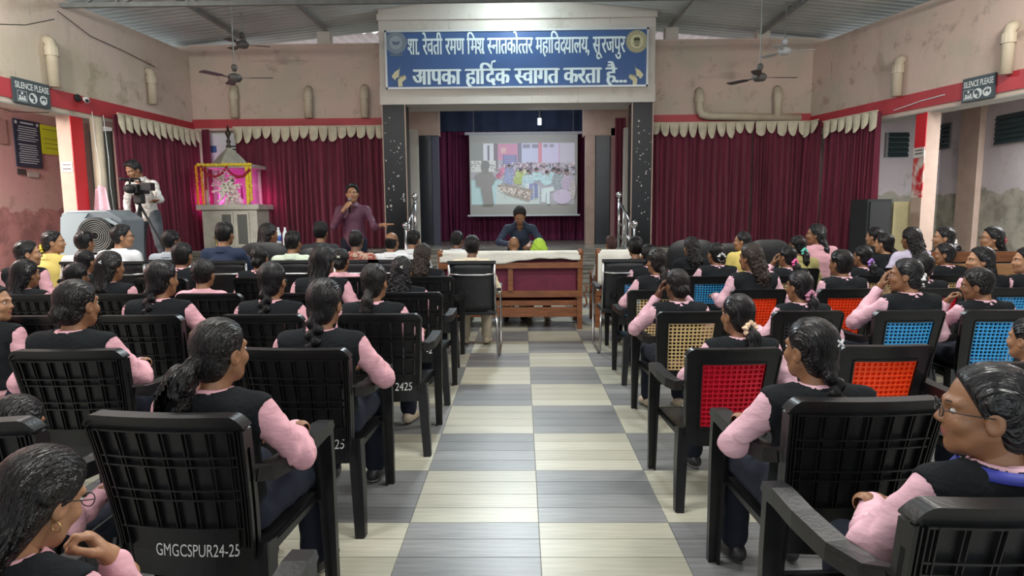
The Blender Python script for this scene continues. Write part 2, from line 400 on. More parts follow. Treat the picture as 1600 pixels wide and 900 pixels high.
struct(pixbox('trim_6', 636, 684, 150, 212, 13.25, .3, M_tanp)); struct(pixbox('trim_7', 912, 990, 150, 212, 13.25, .3, M_tanp))
struct(pixbox('trim_8', 915, 930, 212, 386, 13.25, .3, M_tanp)); struct(pixbox('trim_9', 953, 963, 200, 386, 13.25, .3, mat('dull_pink_plaster', (.42, .25, .25), .8)))
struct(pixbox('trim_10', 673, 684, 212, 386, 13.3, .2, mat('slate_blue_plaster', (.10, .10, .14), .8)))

# side pillars with a red face towards the hall
def side_pillar(x, s, y0, y1, lab, flaked):
    t = empty('painted_pillar', (x+s*.1, (y0+y1)/2, 0), 0, lab, 'pillar'); h = (y1-y0)/2
    MB().b2((-.1, -h, 0), (.1, h, 2.88)).obj('shaft', M_tanp, t)
    if flaked:
        MB().b2((-s*.1, -h, 2.32), (-s*.112, h, 2.88)).obj('red_face', M_red if not flaked else mat('bright_red_paint', (.62, .02, .03), .5), t)
        MB().b2((-s*.1, -h, 1.62), (-s*.112, h, 2.32)).obj('flaked_red_face', M_redf, t)
        MB().b2((-s*.1, -h, 0), (-s*.112, h, 1.62)).obj('lower_face', M_tanp, t)
    else:
        MB().b2((-s*.1, -h, 1.35), (-s*.112, h, 2.88)).obj('red_face', mat('bright_red_paint', (.62, .02, .03), .5), t)
    return t
yl = depth_side(114, -1, 250); side_pillar(wall_x(-1, yl), -1, yl, yl+.26, 'tan pillar with a red painted face at left near the drain pipe', False)
yr = depth_side(1447, 1, 250); side_pillar(wall_x(1, yr)-.02, 1, yr, yr+.26, 'tan pillar with flaking red face beside the right curtain', True)

# corrugated roof in two slopes
def roof_side(x0, x1, z0, z1):
    mb = MB(); p = .16
    mb.grid(lambda u, v: (x0+(x1-x0)*u, -4+17.2*v, z0+(z1-z0)*u+.022*math.sin(2*PI*17.2*v/p)), 2, 860)
    return mb
RX, RZ = -.4, 5.33
def roof_z(x): return 4.70+(RZ-4.70)*(1-abs(x-RX)/6.1)
ro = roof_side(-8.0, RX, RZ-.1033*7.6, RZ); rb = roof_side(RX, 5.7, RZ, roof_z(5.7))
rb = roof_side(RX, 8.2, RZ, RZ-.1033*8.6); mm = MB(); mm.add(ro.v, ro.f); mm.add(rb.v, rb.f)
roof = struct(mm.obj('ceiling', M_roof, smooth=True))
sd = roof.modifiers.new('sheet', 'SOLIDIFY'); sd.thickness = .006
def truss(y, lab):
    t = empty('roof_truss', (RX, y, 4.40), 0, lab, 'truss', 'steel roof trusses')
    MB().b2((-6.1, -.03, -.03), (6.55, .03, .03)).obj('bottom_chord', M_metalgrey, t)
    for s in (-1, 1):
        MB().strip([(s*6.0, 0, roof_z(RX+s*6.0)-4.40-.07), (0, 0, RZ-4.40-.07)], .06, .06, (0, 1, 0)).obj('top_chord', M_metalgrey, t)
        for i in range(6):
            x0 = s*(.3+i*1.0); zt = roof_z(RX+x0)-4.48
            MB().strip([(x0, 0, 0), (x0, 0, zt)], .04, .04, (0, 1, 0)).obj('web_strut', M_metalgrey, t)
            x1 = s*(.3+(i+1)*1.0 if i < 5 else 5.8); 
            MB().strip([(x0, 0, zt), (x1, 0, 0)], .035, .035, (0, 1, 0)).obj('web_strut', M_metalgrey, t)
truss(9.3, 'grey steel roof truss spanning the hall in front of the blue sign')
for i, px in enumerate((378, 508, 1048, 1190)):
    x = at(px, 70, YB).x; zz = min(4.9, roof_z(x)-.07)
    o = MB().box((0, 0, 0), (.055, 15.5, .055)).obj('roof_purlin', M_metalgrey, None, loc=(x, 4.8, zz))
    tag(o, ['grey steel roof purlin farthest left of the sign', 'grey steel roof purlin over the left wall post', 'grey steel roof purlin over the right wall post', 'grey steel roof purlin farthest right of the sign'][i], 'purlin', 'steel roof purlins')
    for yy in (9.6, 10.9):
        pass

# outside, seen through the gap under the eaves
sh = empty('neighbouring_shed', (0, 16.5, 0), 0, 'pale corrugated shed with pink posts outside beyond the back wall', 'shed')
mb = MB(); mb.grid(lambda u, v: (-9+18*u, -1.5+6*v, 5.55+.35*v+.03*math.sin(2*PI*18*u/.25)), 432, 2)
mb.obj('roof', mat('pale_sheet', (.62, .62, .62), .6), sh, True)
for px in (300, 458, 575, 1060, 1130, 1275): 
    x = at(px, 70, 16.5).x; MB().b2((x-.13, -.1, 0), (x+.13, .13, 5.7)).obj('post', mat('pink_post_paint', (.75, .35, .36), .7), sh)
MB().b2((-9, 2.4, 0), (9, 2.6, 5.2)).obj('wall', mat('pale_pink_wall', (.72, .45, .42), .8), sh)
mb = MB()
for px in range(280, 620, 34): 
    x = at(px, 70, 16.5).x; mb.tube([(x, 0, 5.0), (x+.5, 0, 5.55)], .02, 5)
for px in range(1020, 1250, 34):
    x = at(px, 70, 16.5).x; mb.tube([(x, 0, 5.0), (x+.5, 0, 5.55)], .02, 5)
mb.tube([(-9, 0, 5.25), (9, 0, 5.25)], .025, 5); mb.obj('lattice', M_metalgrey, sh)
r = random.Random(5); mb = MB()
for i in range(260):
    c = Vector((r.gauss(-8.6, .5), 14.5+r.gauss(0, .3), 5.0+r.gauss(0, .35))); a = r.uniform(0, 6.28); d = Vector((math.cos(a), math.sin(a), r.uniform(-.5, .5)))*.09; e = Vector((-d.y, d.x, .3*d.x))*.5
    mb.add([c-d, c+e, c+d, c-e], [(0, 1, 2, 3)])
tag(mb.obj('tree_foliage', mat('leaf_green', (.10, .22, .03), .6)), 'bright green tree foliage showing under the roof at far left', 'tree', kind='stuff')

# louvred windows and a doorway in the verandas
M_louv = mat('louvre_glass', (.025, .045, .048), .15); M_fr = mat('window_frame_grey', (.20, .20, .20), .6)
def louvre_end(n, px0, px1, py0, py1):
    a, b = at(px0, py1, 12.4), at(px1, py0, 12.4)
    o = struct(MB().b2((a.x, 12.36, a.z), (b.x, 12.41, b.z)).obj('window_%d' % n, M_fr))
    k = 5; h = (b.z-a.z)/k
    for i in range(k): MB().box(((a.x+b.x)/2+.02, 12.34, a.z+h*(i+.5)), ((b.x-a.x)-.06, .012, h*.95), M=Matrix.Rotation(R_(-25), 3, 'X')).obj('louvre', M_louv, o)
def louvre_side(n, px0, px1, z0, z1):
    d0, d1 = depth_at(px0, 8.0), depth_at(px1, 8.0)
    o = struct(MB().b2((7.98, d1, z0), (8.02, d0, z1)).obj('window_%d' % n, M_fr)); k = 6; h = (z1-z0)/k
    for i in range(k): MB().box((7.96, (d0+d1)/2, z0+h*(i+.5)), (.012, (d0-d1)-.06, h*.95), M=Matrix.Rotation(R_(25), 3, 'Y')).obj('louvre', M_louv, o)
louvre_end(1, 1381, 1419, 207, 246)
louvre_side(2, 1466, 1488, 2.56, 3.04); louvre_side(3, 1557, 1640, 2.5, 2.98)
dr = struct(pixbox('door_1', 146, 172, 205, 400, 12.33, .05, mat('dark_green_door', (.035, .045, .04), .5)))
pixbox('notice_panel', 142, 173, 178, 205, 12.3, .03, mat('white_panel', (.62, .66, .68), .5), None, 'white panel above the dark doorway left of the curtain', 'panel')

# curtains with their valances
M_curt = mat('maroon_velvet', (.14, .018, .04), .75, .35, 3, .12, 30, stretch=(5, 5, .35), spec=.25, sheen=.2)
M_curts = mat('maroon_stage_velvet', (.13, .02, .06), .75, .35, 3, .12, 30, stretch=(5, 5, .35), spec=.25)
M_val = mat('cream_valance_cloth', (.56, .51, .38), .85, .15, 9, .2, 30)
def curtain(name, a, b, z0, z1, folds, m, lab, seed, gather=0.0, valance=True, amp=.075, pelmet=False):
    a, b = Vector(a), Vector(b); L = (b-a).length; d = (b-a)/L; n = Vector((d.y, -d.x, 0)); r = random.Random(seed)
    t = empty(name, (a.x, a.y, z0), 0, lab, 'curtain')
    ph = [r.uniform(.4, 1.7) for _ in range(folds+2)]; cum = np.cumsum(ph); cum = cum/cum[-1]
    am = [r.uniform(.35, 1.35) for _ in range(folds+2)]
    N = folds*10
    def fn(u, v):
        i = int(np.searchsorted(cum, u)); i = min(i, len(cum)-1); lo = cum[i-1] if i else 0.0
        f = (u-lo)/max(1e-6, cum[i]-lo)
        y = amp*am[i]*math.sin(PI*f)**2*(.75+.5*(1-v)) + .012*math.sin(9*u*folds/7+3*v)
        uu = u+gather*(1-v)*(.5-u)*.3+.006*math.sin(3*v+i)*(1-v)
        return Vector((0, 0, 0))+d*(L*uu)+n*y+Vector((0, 0, (z1-z0)*v))
    mb = MB(); mb.grid(fn, N, 10); mb.obj('drape', m, t, True)
    if pelmet:
        q = MB(); q.grid(lambda u, v: d*(L*(1.06*u-.03))+n*(.13+.02*math.sin(60*u))+Vector((0, 0, (z1-z0)-.12+.85*v)), 90, 4); q.obj('navy_pelmet', mat('navy_pelmet_cloth', (.022, .035, .075), .8, .2, 4, .1, 20), t, True)
    if valance:
        k = max(2, int(L/.172)); h = .27; w_ = L/k
        for i in range(k):
            hh = h*r.uniform(.72, 1.15); pt = r.uniform(.18, .62); sk = r.uniform(-.12, .12); q = MB()
            prof = [(-.5, 0), (-.5, -.55), (-.36, -.78), (-.15, -.97), (0, -1), (.15, -.97), (.36, -.78), (.5, -.55), (.5, 0)]
            nn = 10
            def vf(u, v, hh=hh, pt=pt, sk=sk):
                x = (u-.5); bot = -hh*(1-pt*abs(2*x+sk)**2.2); z = bot*v
                return d*((i+.5)*w_+x*w_*.98*(1-.12*v))+n*(.085+.045*math.cos(x*PI)*(.4+.6*v))+Vector((0, 0, z1-z0+z))
            q.grid(vf, nn, 5); q.obj('scallop', M_val, t, True)
        MB().strip([a*0+n*.09+Vector((0, 0, z1-z0+.01)), d*L+n*.09+Vector((0, 0, z1-z0+.01))], .03, .02, n).obj('pelmet_rail', M_val, t)
    return t
zc = .79
curtain('stage_curtain', (wall_x(-1, 9.95)+.16, 9.95, 0), (wall_x(-1, 12.2)+.16, 12.2, 0), .52, 3.0, 24, M_curt, 'maroon curtain with cream valance along the left side wall', 1)
curtain('stage_curtain', (at(367, 200, 12.3).x, 12.3, 0), (-2.57, 12.3, 0), zc, 3.08, 26, M_curt, 'maroon curtain with cream valance between the shrine and left pillar', 2)
curtain('stage_curtain', (XL+.2, 12.3, 0), (at(327, 200, 12.3).x, 12.3, 0), zc, 3.06, 3, M_curt, 'narrow maroon curtain end in the left back corner', 12, valance=False)
curtain('stage_curtain', (2.45, 12.3, 0), (at(1176, 200, 12.3).x, 12.3, 0), zc, 3.08, 17, M_curt, 'maroon curtain with cream valance next to the right pillar', 3)
curtain('stage_curtain', (at(1178, 200, 12.3).x, 12.3, 0), (XR-.1, 12.3, 0), zc, 3.08, 12, M_curt, 'maroon curtain with cream valance between the white slit and right corner', 4)
curtain('stage_curtain', (wall_x(1, 11.7)-.16, 11.7, 0), (wall_x(1, 10.46)-.16, 10.46, 0), .3, 3.0, 18, M_curt, 'maroon curtain with cream valance along the right side wall', 5)
curtain('stage_curtain', (wall_x(1, 12.3)-.14, 12.28, 0), (wall_x(1, 11.86)-.14, 11.86, 0), zc, 3.06, 4, M_curt, 'narrow maroon curtain turning the right back corner', 15)
curtain('stage_backdrop', (-2.1, 15.2, 0), (1.62, 15.2, 0), .79, 3.45, 26, M_curts, 'dark maroon backdrop curtain behind the projection screen', 6, valance=False, pelmet=True)
curtain('stage_backdrop', (at(961, 200, 13.0).x, 13.0, 0), (at(978, 200, 13.0).x, 13.0, 0), .79, 3.3, 3, M_curt, 'narrow maroon side curtain inside the stage at right', 7, valance=False)

# ------------------------------------------------------------------ the blue board over the stage
A, B = at(605, 138, 11.85), at(1012, 48, 11.85)
SW, SH = B.x-A.x, at(800, 48, 11.85).z-at(800, 137, 11.85).z
sx0 = (A.x+B.x)/2; sz0 = at(808, 92, 11.85).z
sign = empty('name_board', (sx0, 11.86, sz0), 0, 'long blue welcome board with pale lettering over the stage', 'sign')
MB().box((0, 0, 0), (SW, .04, SH)).obj('board', M_board, sign)
fr = MB()
for s in (-1, 1):
    fr.box((0, -.01, s*SH/2), (SW+.05, .06, .035)); fr.box((s*SW/2, -.01, 0), (.035, .06, SH+.03))
fr.obj('frame', mat('aluminium_frame', (.6, .62, .63), .4, metal=.6), sign)
def half(V, F, frac):
    "left part of a glyph (a half form)"
    bm = bmesh.new(); vs = [bm.verts.new((x, y, 0)) for x, y in V]
    for f in F:
        try: bm.faces.new([vs[i] for i in f])
        except ValueError: pass
    x0 = min(p[0] for p in V); x1 = max(p[0] for p in V)
    bmesh.ops.bisect_plane(bm, geom=bm.verts[:]+bm.edges[:]+bm.faces[:], plane_co=(x0+(x1-x0)*frac, 0, 0), plane_no=(1, 0, 0), clear_outer=True)
    bm.verts.index_update(); V2 = [(v.co.x, v.co.y) for v in bm.verts]; F2 = [tuple(v.index for v in f.verts) for f in bm.faces]
    bm.free(); return V2, F2
def hindi(tokens, x0, x1, zbase, zhead, name, bold=.03):
    "tokens: (text, keep fraction, extra strokes); every word gets its head line"
    V, F, bars = [], [], []; x = 0.0; ws = 0.0
    for tk in tokens:
        tx, frac, extra = (tk+(None, None))[:3] if isinstance(tk, tuple) else (tk, None, None)
        if tx == ' ':
            bars.append((ws, x)); x += .30; ws = x; continue
        v, f = glyphs(tx, 0.0)
        if frac: v, f = half(v, f, frac)
        mn = min(p[0] for p in v); mx = max(p[0] for p in v)
        if tx == 'ि': mx = mn+.36; mn = mn+.02
        for li, dx in enumerate((-bold, -bold/3, bold/3, bold)):
            n = len(V); V += [(p[0]-mn+x+dx, p[1], li) for p in v]; F += [tuple(n+i for i in q) for q in f]
        wd = (min(p[0] for p in v)*0+mx-mn)
        for st in (extra or []):
            (ax, ay), (bx, by), t = st; ax = x+ax*wd; bx = x+bx*wd; dx, dy = bx-ax, by-ay; l = math.hypot(dx, dy); nx, ny = -dy/l*t, dx/l*t
            n = len(V); V += [(ax+nx, ay+ny), (ax-nx, ay-ny), (bx-nx, by-ny), (bx+nx, by+ny)]; F.append((n, n+1, n+2, n+3))
        if tx in ',.': ws_end = None
        x += wd-(.02 if tx not in '.,' else -.06)
        if tx in ('.', ',', '...'):
            bars.append((ws, x-wd-.04)); ws = 1e9
    if ws < 1e8: bars.append((ws, x))
    for a, b in bars:
        if b-a > .2 and a < 1e8:
            n = len(V); V += [(a, .555), (b, .555), (b, .64), (a, .64)]; F.append((n, n+1, n+2, n+3))
    k = (x1-x0)/x; kz = (zhead-zbase)/.63
    mb = MB(); mb.add([(x0+p[0]*k, -.028-.0005*(p[2] if len(p) > 2 else 5), zbase+p[1]*kz) for p in V], F)
    return mb.obj(name, M_letter, sign)
def sx(px): return at(px, 90, 11.85).x-sx0
def sz(py, px=808): return at(px, py, 11.85).z-sz0
hindi(['शा', '.', ' ', 'रे', 'व', 'ती', ' ', 'र', 'म', 'ण', ' ', 'ि', 'म', ('श', None, [((.55, .22), (.98, .02), .045)]), ' ', ('स', .66), 'ना', 'त', 'को', ('त', .62), 'त', 'र', ' ',
       'म', 'हा', 'ि', 'व', ('द', .8), 'या', 'ल', 'य', ',', ' ', 'सू', 'र', 'ज', 'पु', 'र'], sx(638), sx(976), sz(84), sz(59.5), 'upper_lettering')
hindi(['आ', 'प', 'का', ' ', 'हा', 'ि', ('द', None, [((.55, .66), (.62, .92), .04), ((.62, .92), (1.0, .96), .04)]), 'क', ' ', ('स', .66), 'वा', 'ग', 'त', ' ', 'क', 'र', 'ता', ' ', 'है', '...'],
      sx(645), sx(978), sz(131), sz(107.5), 'lower_lettering', .045)
M_gld = mat('pale_gold_print', (.62, .58, .36), .6); M_gldd = mat('dark_gold_print', (.22, .21, .13), .6); M_greyp = mat('grey_seal_print', (.30, .36, .40), .6); M_greyd = mat('dark_grey_seal_print', (.12, .16, .22), .6)
def disc(mb, cx, cz, r, y, n=28, r0=0.0):
    if r0: mb.add([(cx+q*math.cos(2*PI*k/n), y, cz+q*math.sin(2*PI*k/n)) for q in (r0, r) for k in range(n)], [(k, (k+1) % n, n+(k+1) % n, n+k) for k in range(n)])
    else: mb.add([(cx+r*math.cos(2*PI*k/n), y, cz+r*math.sin(2*PI*k/n)) for k in range(n)], [tuple(range(n))])
def seal(px, py, light, dark, name, lion):
    cx, cz = sx(px), sz(py, px)-0.0; mb = MB(); R0 = .195
    disc(mb, cx, cz, R0, -.024); mb.cur = 1
    disc(mb, cx, cz, R0*.96, -.026, r0=R0*.90); disc(mb, cx, cz, R0*.68, -.026, r0=R0*.63)
    for k in range(24):
        a = 2*PI*k/24; mb.box((cx+R0*.79*math.cos(a), -.026, cz+R0*.79*math.sin(a)), (.02, .003, .03), M=Matrix.Rotation(-a+PI/2, 3, 'Y'))
    if lion:   # capital with three heads, abacus and bell
        for dx in (-.034, 0, .034): disc(mb, cx+dx, cz+.045+(.012 if dx == 0 else 0), .026, -.0265, 12)
        mb.b2((cx-.05, -.0265, cz-.02), (cx+.05, -.026, cz+.04)); mb.b2((cx-.065, -.0265, cz-.04), (cx+.065, -.026, cz-.026))
        mb.prism([(cx-.05, cz-.05), (cx+.05, cz-.05), (cx+.03, cz-.085), (cx-.03, cz-.085)], -.0265, -.026)
    else:      # an open book on a ring with a ribbon under it
        mb.prism([(cx-.07, cz+.03), (cx, cz+.012), (cx+.07, cz+.03), (cx+.06, cz-.03), (cx, cz-.045), (cx-.06, cz-.03)], -.0265, -.026)
        mb.b2((cx-.12, -.0265, cz-.235), (cx+.12, -.026, cz-.2))
    mb.obj(name, [light, dark], sign)
seal(619.5, 67, M_greyp, M_greyd, 'college_seal', False); seal(994.5, 65, M_gld, M_gldd, 'state_seal', True)
def namaste(px, py, flip, name):
    cx, cz = sx(px), sz(py, px); f = -1 if flip else 1; mb = MB()
    up = [(-.13, -.02), (-.06, .07), (.04, .13), (.06, .21), (.03, .06), (.02, -.04), (-.03, -.05), (-.06, -.10), (-.10, -.06)]
    lo = [(.01, -.24), (.10, -.23), (.09, -.14), (.18, -.07), (.16, .0), (.06, -.03), (.0, -.10)]
    for i, poly in enumerate((up, lo)):
        q = [(cx+f*u*.85, cz+v*.85) for u, v in poly]; mb.prism(q if f > 0 else q[::-1], -.03, -.024)
    mb.cur = 1
    for k in range(4): mb.strip([(cx+f*(.03+.025*k)*.85, -.031, cz+(-.06)*.85), (cx+f*(.07+.025*k)*.85, -.031, cz+(-.0)*.85)], .006, .002, (1, 0, 0))
    mb.obj(name, [M_gld, M_gldd], sign)
namaste(621, 118, False, 'greeting_hands'); namaste(996, 116, True, 'greeting_hands')

# ------------------------------------------------------------------ SILENCE PLEASE signs on the beams
M_sgreen = mat('slate_sign', (.045, .065, .075), .5); M_swhite = mat('sign_white', (.66, .70, .70), .6)
def silence(s, px0, px1, zc, lab):
    d0, d1 = depth_side(px0, s, 140), depth_side(px1, s, 140); x = wall_x(s, (d0+d1)/2)-s*.035; th = math.atan(KR if s > 0 else KL); yc = (d0+d1)/2; L = abs(d1-d0)/math.cos(th); H = .32
    t = empty('silence_sign', (x, yc, zc), th, lab, 'sign')
    MB().box((0, 0, 0), (.03, L, H)).obj('board', M_sgreen, t)
    fn = lambda u, v: (-s*.017, (u if s < 0 else -u), v-.0)
    mb = MB(); put_text(mb, 'SILENCE PLEASE', lambda u, v: (-s*.017, (u if s < 0 else -u), .03+v), .085, width=L*.92, offset=.02)
    mb.obj('lettering', M_swhite, t)
    mb = MB(); 
    for k, kind in enumerate(('group', 'hush', 'face')):
        cy = (k-1)*L*.29; Y = lambda u: (cy+u if s < 0 else -(cy+u))
        def dsk(u, z, r, lay): mb.add([(-s*(.017+.001*lay), Y(u+r*math.cos(2*PI*q/16)), z+r*math.sin(2*PI*q/16)) for q in range(16)], [tuple(range(16))])
        if kind == 'group':
            mb.cur = 0
            for (a, b, c, e) in ((-.075, -.135, .075, -.13), (-.075, -.005, .075, 0), (-.075, -.135, -.07, 0), (.07, -.135, .075, 0)):
                mb.add([(-s*.017, Y(a), b), (-s*.017, Y(c), b), (-s*.017, Y(c), e), (-s*.017, Y(a), e)], [(0, 1, 2, 3)])
            dsk(0, -.03, .018, 0); dsk(-.035, -.07, .016, 0); dsk(.035, -.07, .016, 0)
            for u in (-.035, .035, 0): mb.add([(-s*.017, Y(u-.03), -.12), (-s*.017, Y(u+.03), -.12), (-s*.017, Y(u), -.06)], [(0, 1, 2)])
        elif kind == 'hush':
            mb.cur = 0; dsk(0, -.068, .068, 0); mb.cur = 1; dsk(-.02, -.05, .03, 1)
            mb.add([(-s*.018, Y(-.01), -.12), (-s*.018, Y(.03), -.12), (-s*.018, Y(.028), -.05), (-s*.018, Y(.012), -.05)], [(0, 1, 2, 3)])
        else:
            mb.cur = 0; dsk(0, -.068, .062, 0); mb.cur = 1; dsk(0, -.06, .04, 1); mb.cur = 0; dsk(0, -.085, .022, 2)
            mb.add([(-s*.02, Y(-.06), -.05), (-s*.02, Y(.06), -.03), (-s*.02, Y(.06), -.02), (-s*.02, Y(-.06), -.04)], [(0, 1, 2, 3)])
    mb.obj('pictograms', [M_swhite, M_sgreen], t)
silence(-1, 15.5, 72, 3.07, 'slate sign reading SILENCE PLEASE on the left red beam')
silence(1, 1559, 1509, 3.07, 'slate sign reading SILENCE PLEASE on the right red beam')

# ------------------------------------------------------------------ papers on the left veranda wall and pillars
def side_paper(name, px0, px1, py0, py1, m, lab, xw=-8.285, lines=0, lm=None, cat='poster', head=None):
    y0, y1 = depth_at(px0, xw), depth_at(px1, xw)
    pm = (px0+px1)/2; ym = (y0+y1)/2; z1 = at(pm, py0, ym).z; z0 = at(pm, py1, ym).z
    o = MB().b2((0, y0, z0), (.012, y1, z1)).obj(name, m, None, loc=(xw, 0, 0)); tag(o, lab, cat)
    if lines:
        mb = MB(); r = random.Random(int(px0)); W = y1-y0; Hh = z1-z0
        for i in range(lines):
            z = z1-Hh*(.14+.8*i/lines); a = r.uniform(.1, .18); b = r.uniform(.75, .9)
            if i == lines//2-1: continue
            mb.add([(.014, y0+W*a, z), (.014, y0+W*b, z), (.014, y0+W*b, z-Hh*.018), (.014, y0+W*a, z-Hh*.018)], [(0, 1, 2, 3)])
        mb.obj('print_lines', lm, o)
        if head:
            mb = MB(); mb.add([(.014, y0+W*.25, z1-Hh*.05), (.014, y0+W*.75, z1-Hh*.05), (.014, y0+W*.75, z1-Hh*.085), (.014, y0+W*.25, z1-Hh*.085)], [(0, 1, 2, 3)])
            for c in (.09, .9): mb.add([(.014, y0+W*c+.03*math.cos(k*PI/5), z1-Hh*.07+.03*math.sin(k*PI/5)) for k in range(10)], [tuple(range(10))])
            mb.obj('print_heading', lm, o)
    return o
M_pnavy = mat('navy_poster_print', (.025, .035, .065), .45); M_pline = mat('poster_text_white', (.55, .6, .66), .6)
side_paper('wall_poster', 20, 61, 188, 262, M_pnavy, 'tall navy poster with lines of white print on the veranda wall', lines=17, lm=M_pline, head=True)
side_paper('wall_poster', 60, 95, 197, 242, mat('acid_yellow_print', (.70, .74, .02), .5), 'yellow printed chart beside the tall navy poster', lines=5, lm=mat('dark_print', (.08, .08, .03), .7))
side_paper('wall_notice', 20, 33, 264, 273, mat('dark_notice', (.06, .05, .05), .6), 'small dark plate under the tall navy poster', cat='notice')
side_paper('wall_notice', 36, 53, 269, 277, mat('pale_notice', (.45, .38, .35), .7), 'small faded paper under the tall navy poster', cat='notice')
side_paper('wall_picture', -30, 9, 183, 223, mat('faded_red_picture', (.40, .22, .21), .6), 'faded reddish picture cut by the left edge of view', cat='picture')
def flat_notice(px0, px1, py0, py1, y, lab, lines=2):
    a, b = at(px0, py1, y), at(px1, py0, y); o = MB().b2((a.x, y-.008, a.z), (b.x, y, b.z)).obj('wall_notice', mat('white_notice', (.62, .58, .54), .7)); tag(o, lab, 'notice')
    mb = MB(); H = b.z-a.z; W = b.x-a.x
    for i in range(lines): mb.add([(a.x+W*q, y-.009, a.z+H*zz) for q, zz in ((.12, .25+.4*i), (.88, .25+.4*i), (.88, .38+.4*i), (.12, .38+.4*i))], [(0, 1, 2, 3)])
    mb.add([(a.x+W*q, y-.009, a.z+H*zz) for q, zz in ((.05, .08), (.95, .08), (.95, .13), (.05, .13))], [(0, 1, 2, 3)])
    mb.obj('print_lines', mat('dark_print2', (.12, .1, .1), .7), o)
flat_notice(97, 113, 253, 269, yl-.002, 'white paper notice on the tan left pillar')
t = at(1438, 226, 8.7)
o = MB().b2((-.008, -.14, -.075), (0, .12, .075)).obj('wall_notice', mat('white_notice', (.62, .58, .54), .7), None, loc=(wall_x(1, yr)-.036, yr+.13, t.z)); tag(o, 'white notice with two dark lines on the red flaking pillar', 'notice')
mb = MB()
put_text(mb, 'NO SMOKING', lambda u, v: (-.0095, -u, v), .0, width=.2) if False else None
for i in range(2): mb.add([(-.0095, -.1+.0*i, .045-.05*i), (-.0095, .08, .045-.05*i), (-.0095, .08, .025-.05*i), (-.0095, -.1, .025-.05*i)], [(0, 1, 2, 3)])
mb.obj('print_lines', mat('dark_print2', (.12, .1, .1), .7), o)
o = pixbox('wall_notice', 329, 368, 209, 262, 12.42, .02, mat('white_panel', (.62, .66, .68), .5), None, 'white panel with blue and black print behind the shrine roof', 'notice')
a = at(329, 262, 12.4); b = at(368, 209, 12.4); W, H = b.x-a.x, b.z-a.z; MB().b2((a.x+.01, 12.412, a.z+.45*H), (a.x+W*.25, 12.418, a.z+.65*H)).obj('blue_print', M_board, o); mb = MB()
for i in range(5): mb.b2((a.x+W*.72, 12.412, a.z+H*(.25+.09*i)), (a.x+W*.98, 12.418, a.z+H*(.29+.09*i)))
tag(mb.obj('print_lines', M_black, o), kind='stuff')

# ------------------------------------------------------------------ rain pipes on the upper walls, wires
def pipe(pts, r, lab, m=M_cream_p):
    mb = MB(); mb.tube(pts, r, 10); o = mb.obj('drain_pipe', m, None, True); tag(o, lab, 'pipe'); return o
def side_pipe(xw, s, px, py0, py1, lab, r=.075):
    d = depth_side(px, s, 100); xw = wall_x(s, d); z0, z1 = at(px, py1, d).z, at(px, py0, d).z; xx = xw-s*(r+.01)
    t = pipe([(xx, d, z0), (xx, d, z1-.1), (xx+s*.015, d, z1-.03), (xx+s*.07, d, z1)], r, lab)
    MB().lathe([(r*1.18, -.06), (r*1.18, .06)], (xx, d, z1-.16), 12).obj('collar', M_cream_p, t)
side_pipe(XL, -1, 73, 62, 136, 'cream stub of drain pipe high on the left wall, nearest'); side_pipe(XL, -1, 228, 110, 163, 'cream stub of drain pipe on the left wall before the corner', .07)
side_pipe(XR, 1, 1412, 92, 150, 'cream stub of drain pipe on the right wall between sign and curtain'); side_pipe(XR, 1, 1583, 40, 116, 'yellowish drain pipe high on the right wall at frame edge')
def back_pipe(px, py0, py1, lab, r=.075, bend=None):
    a, b = at(px, py1, 12.3), at(px, py0, 12.3)
    pts = [(a.x, 12.31, a.z), (a.x, 12.31, b.z-.1), (a.x, 12.335, b.z-.03), (a.x, 12.395, b.z)]
    if bend: pts = [(at(bend, 190, 12.3).x, 12.31, a.z-.04), (a.x+.15, 12.31, a.z+.02), (a.x+.04, 12.31, a.z+.05), (a.x, 12.31, a.z+.16)]+pts[1:]
    t = pipe(pts, r, lab)
    MB().lathe([(r*1.18, -.06), (r*1.18, .06)], (a.x, 12.31, b.z-.16), 12).obj('collar', M_cream_p, t)
back_pipe(366, 137, 184, 'drain pipe on the back wall above the shrine'); back_pipe(482, 138, 184, 'drain pipe on the back wall left of centre, middle one'); back_pipe(570, 136, 184, 'drain pipe on the back wall close to the blue board')
back_pipe(1093, 141, 183, 'drain pipe with a long horizontal run on the right back wall', bend=1250); back_pipe(1215, 138, 184, 'short drain pipe near the right back corner')
t = pipe([(wall_x(-1, yl+.4)+.09, yl+.4, 2.9), (wall_x(-1, yl+.4)+.09, yl+.4, 1.2), (wall_x(-1, yl+.4)+.1, yl+.4, .0)], .085, 'tall cream drain pipe beside the red left pillar')
def wire(pts, lab, r=.006, m=M_black):
    o = MB().tube(pts, r, 5).obj('wire', m); tag(o, lab, 'wire')
wire([at(0, 38, 7.5)+Vector((0, 0, 0)), at(40, 39, 8.1), at(85, 30, 8.6)], 'thin dark wire sagging along the left wall top')
wire([(wall_x(-1, q_)+.03, q_, z_) for q_, z_ in ((9.2, 4.3), (9.8, 4.12), (10.5, 4.08), (11.3, 4.0))], 'thin dark wire looping on the left wall under the roof')
wire([(wall_x(-1, q_)+.02, q_, z_) for q_, z_ in ((7.8, 2.84), (8.3, 2.78), (8.9, 2.86))], 'cable sagging under the left red beam')
wire([(XL-.02, 9.75, 2.95), (XL+.04, 9.7, 2.3), (XL+.0, 9.75, 1.9), (XL+.08, 9.7, 1.2)], 'white wire hanging by the dark doorway', .005, M_swhite)
wire([(wall_x(1, q_)-.03, q_, z_) for q_, z_ in ((10.4, 3.0), (9.9, 3.06), (9.5, 3.08))], 'pale cord along the right red beam', .008, M_swhite)

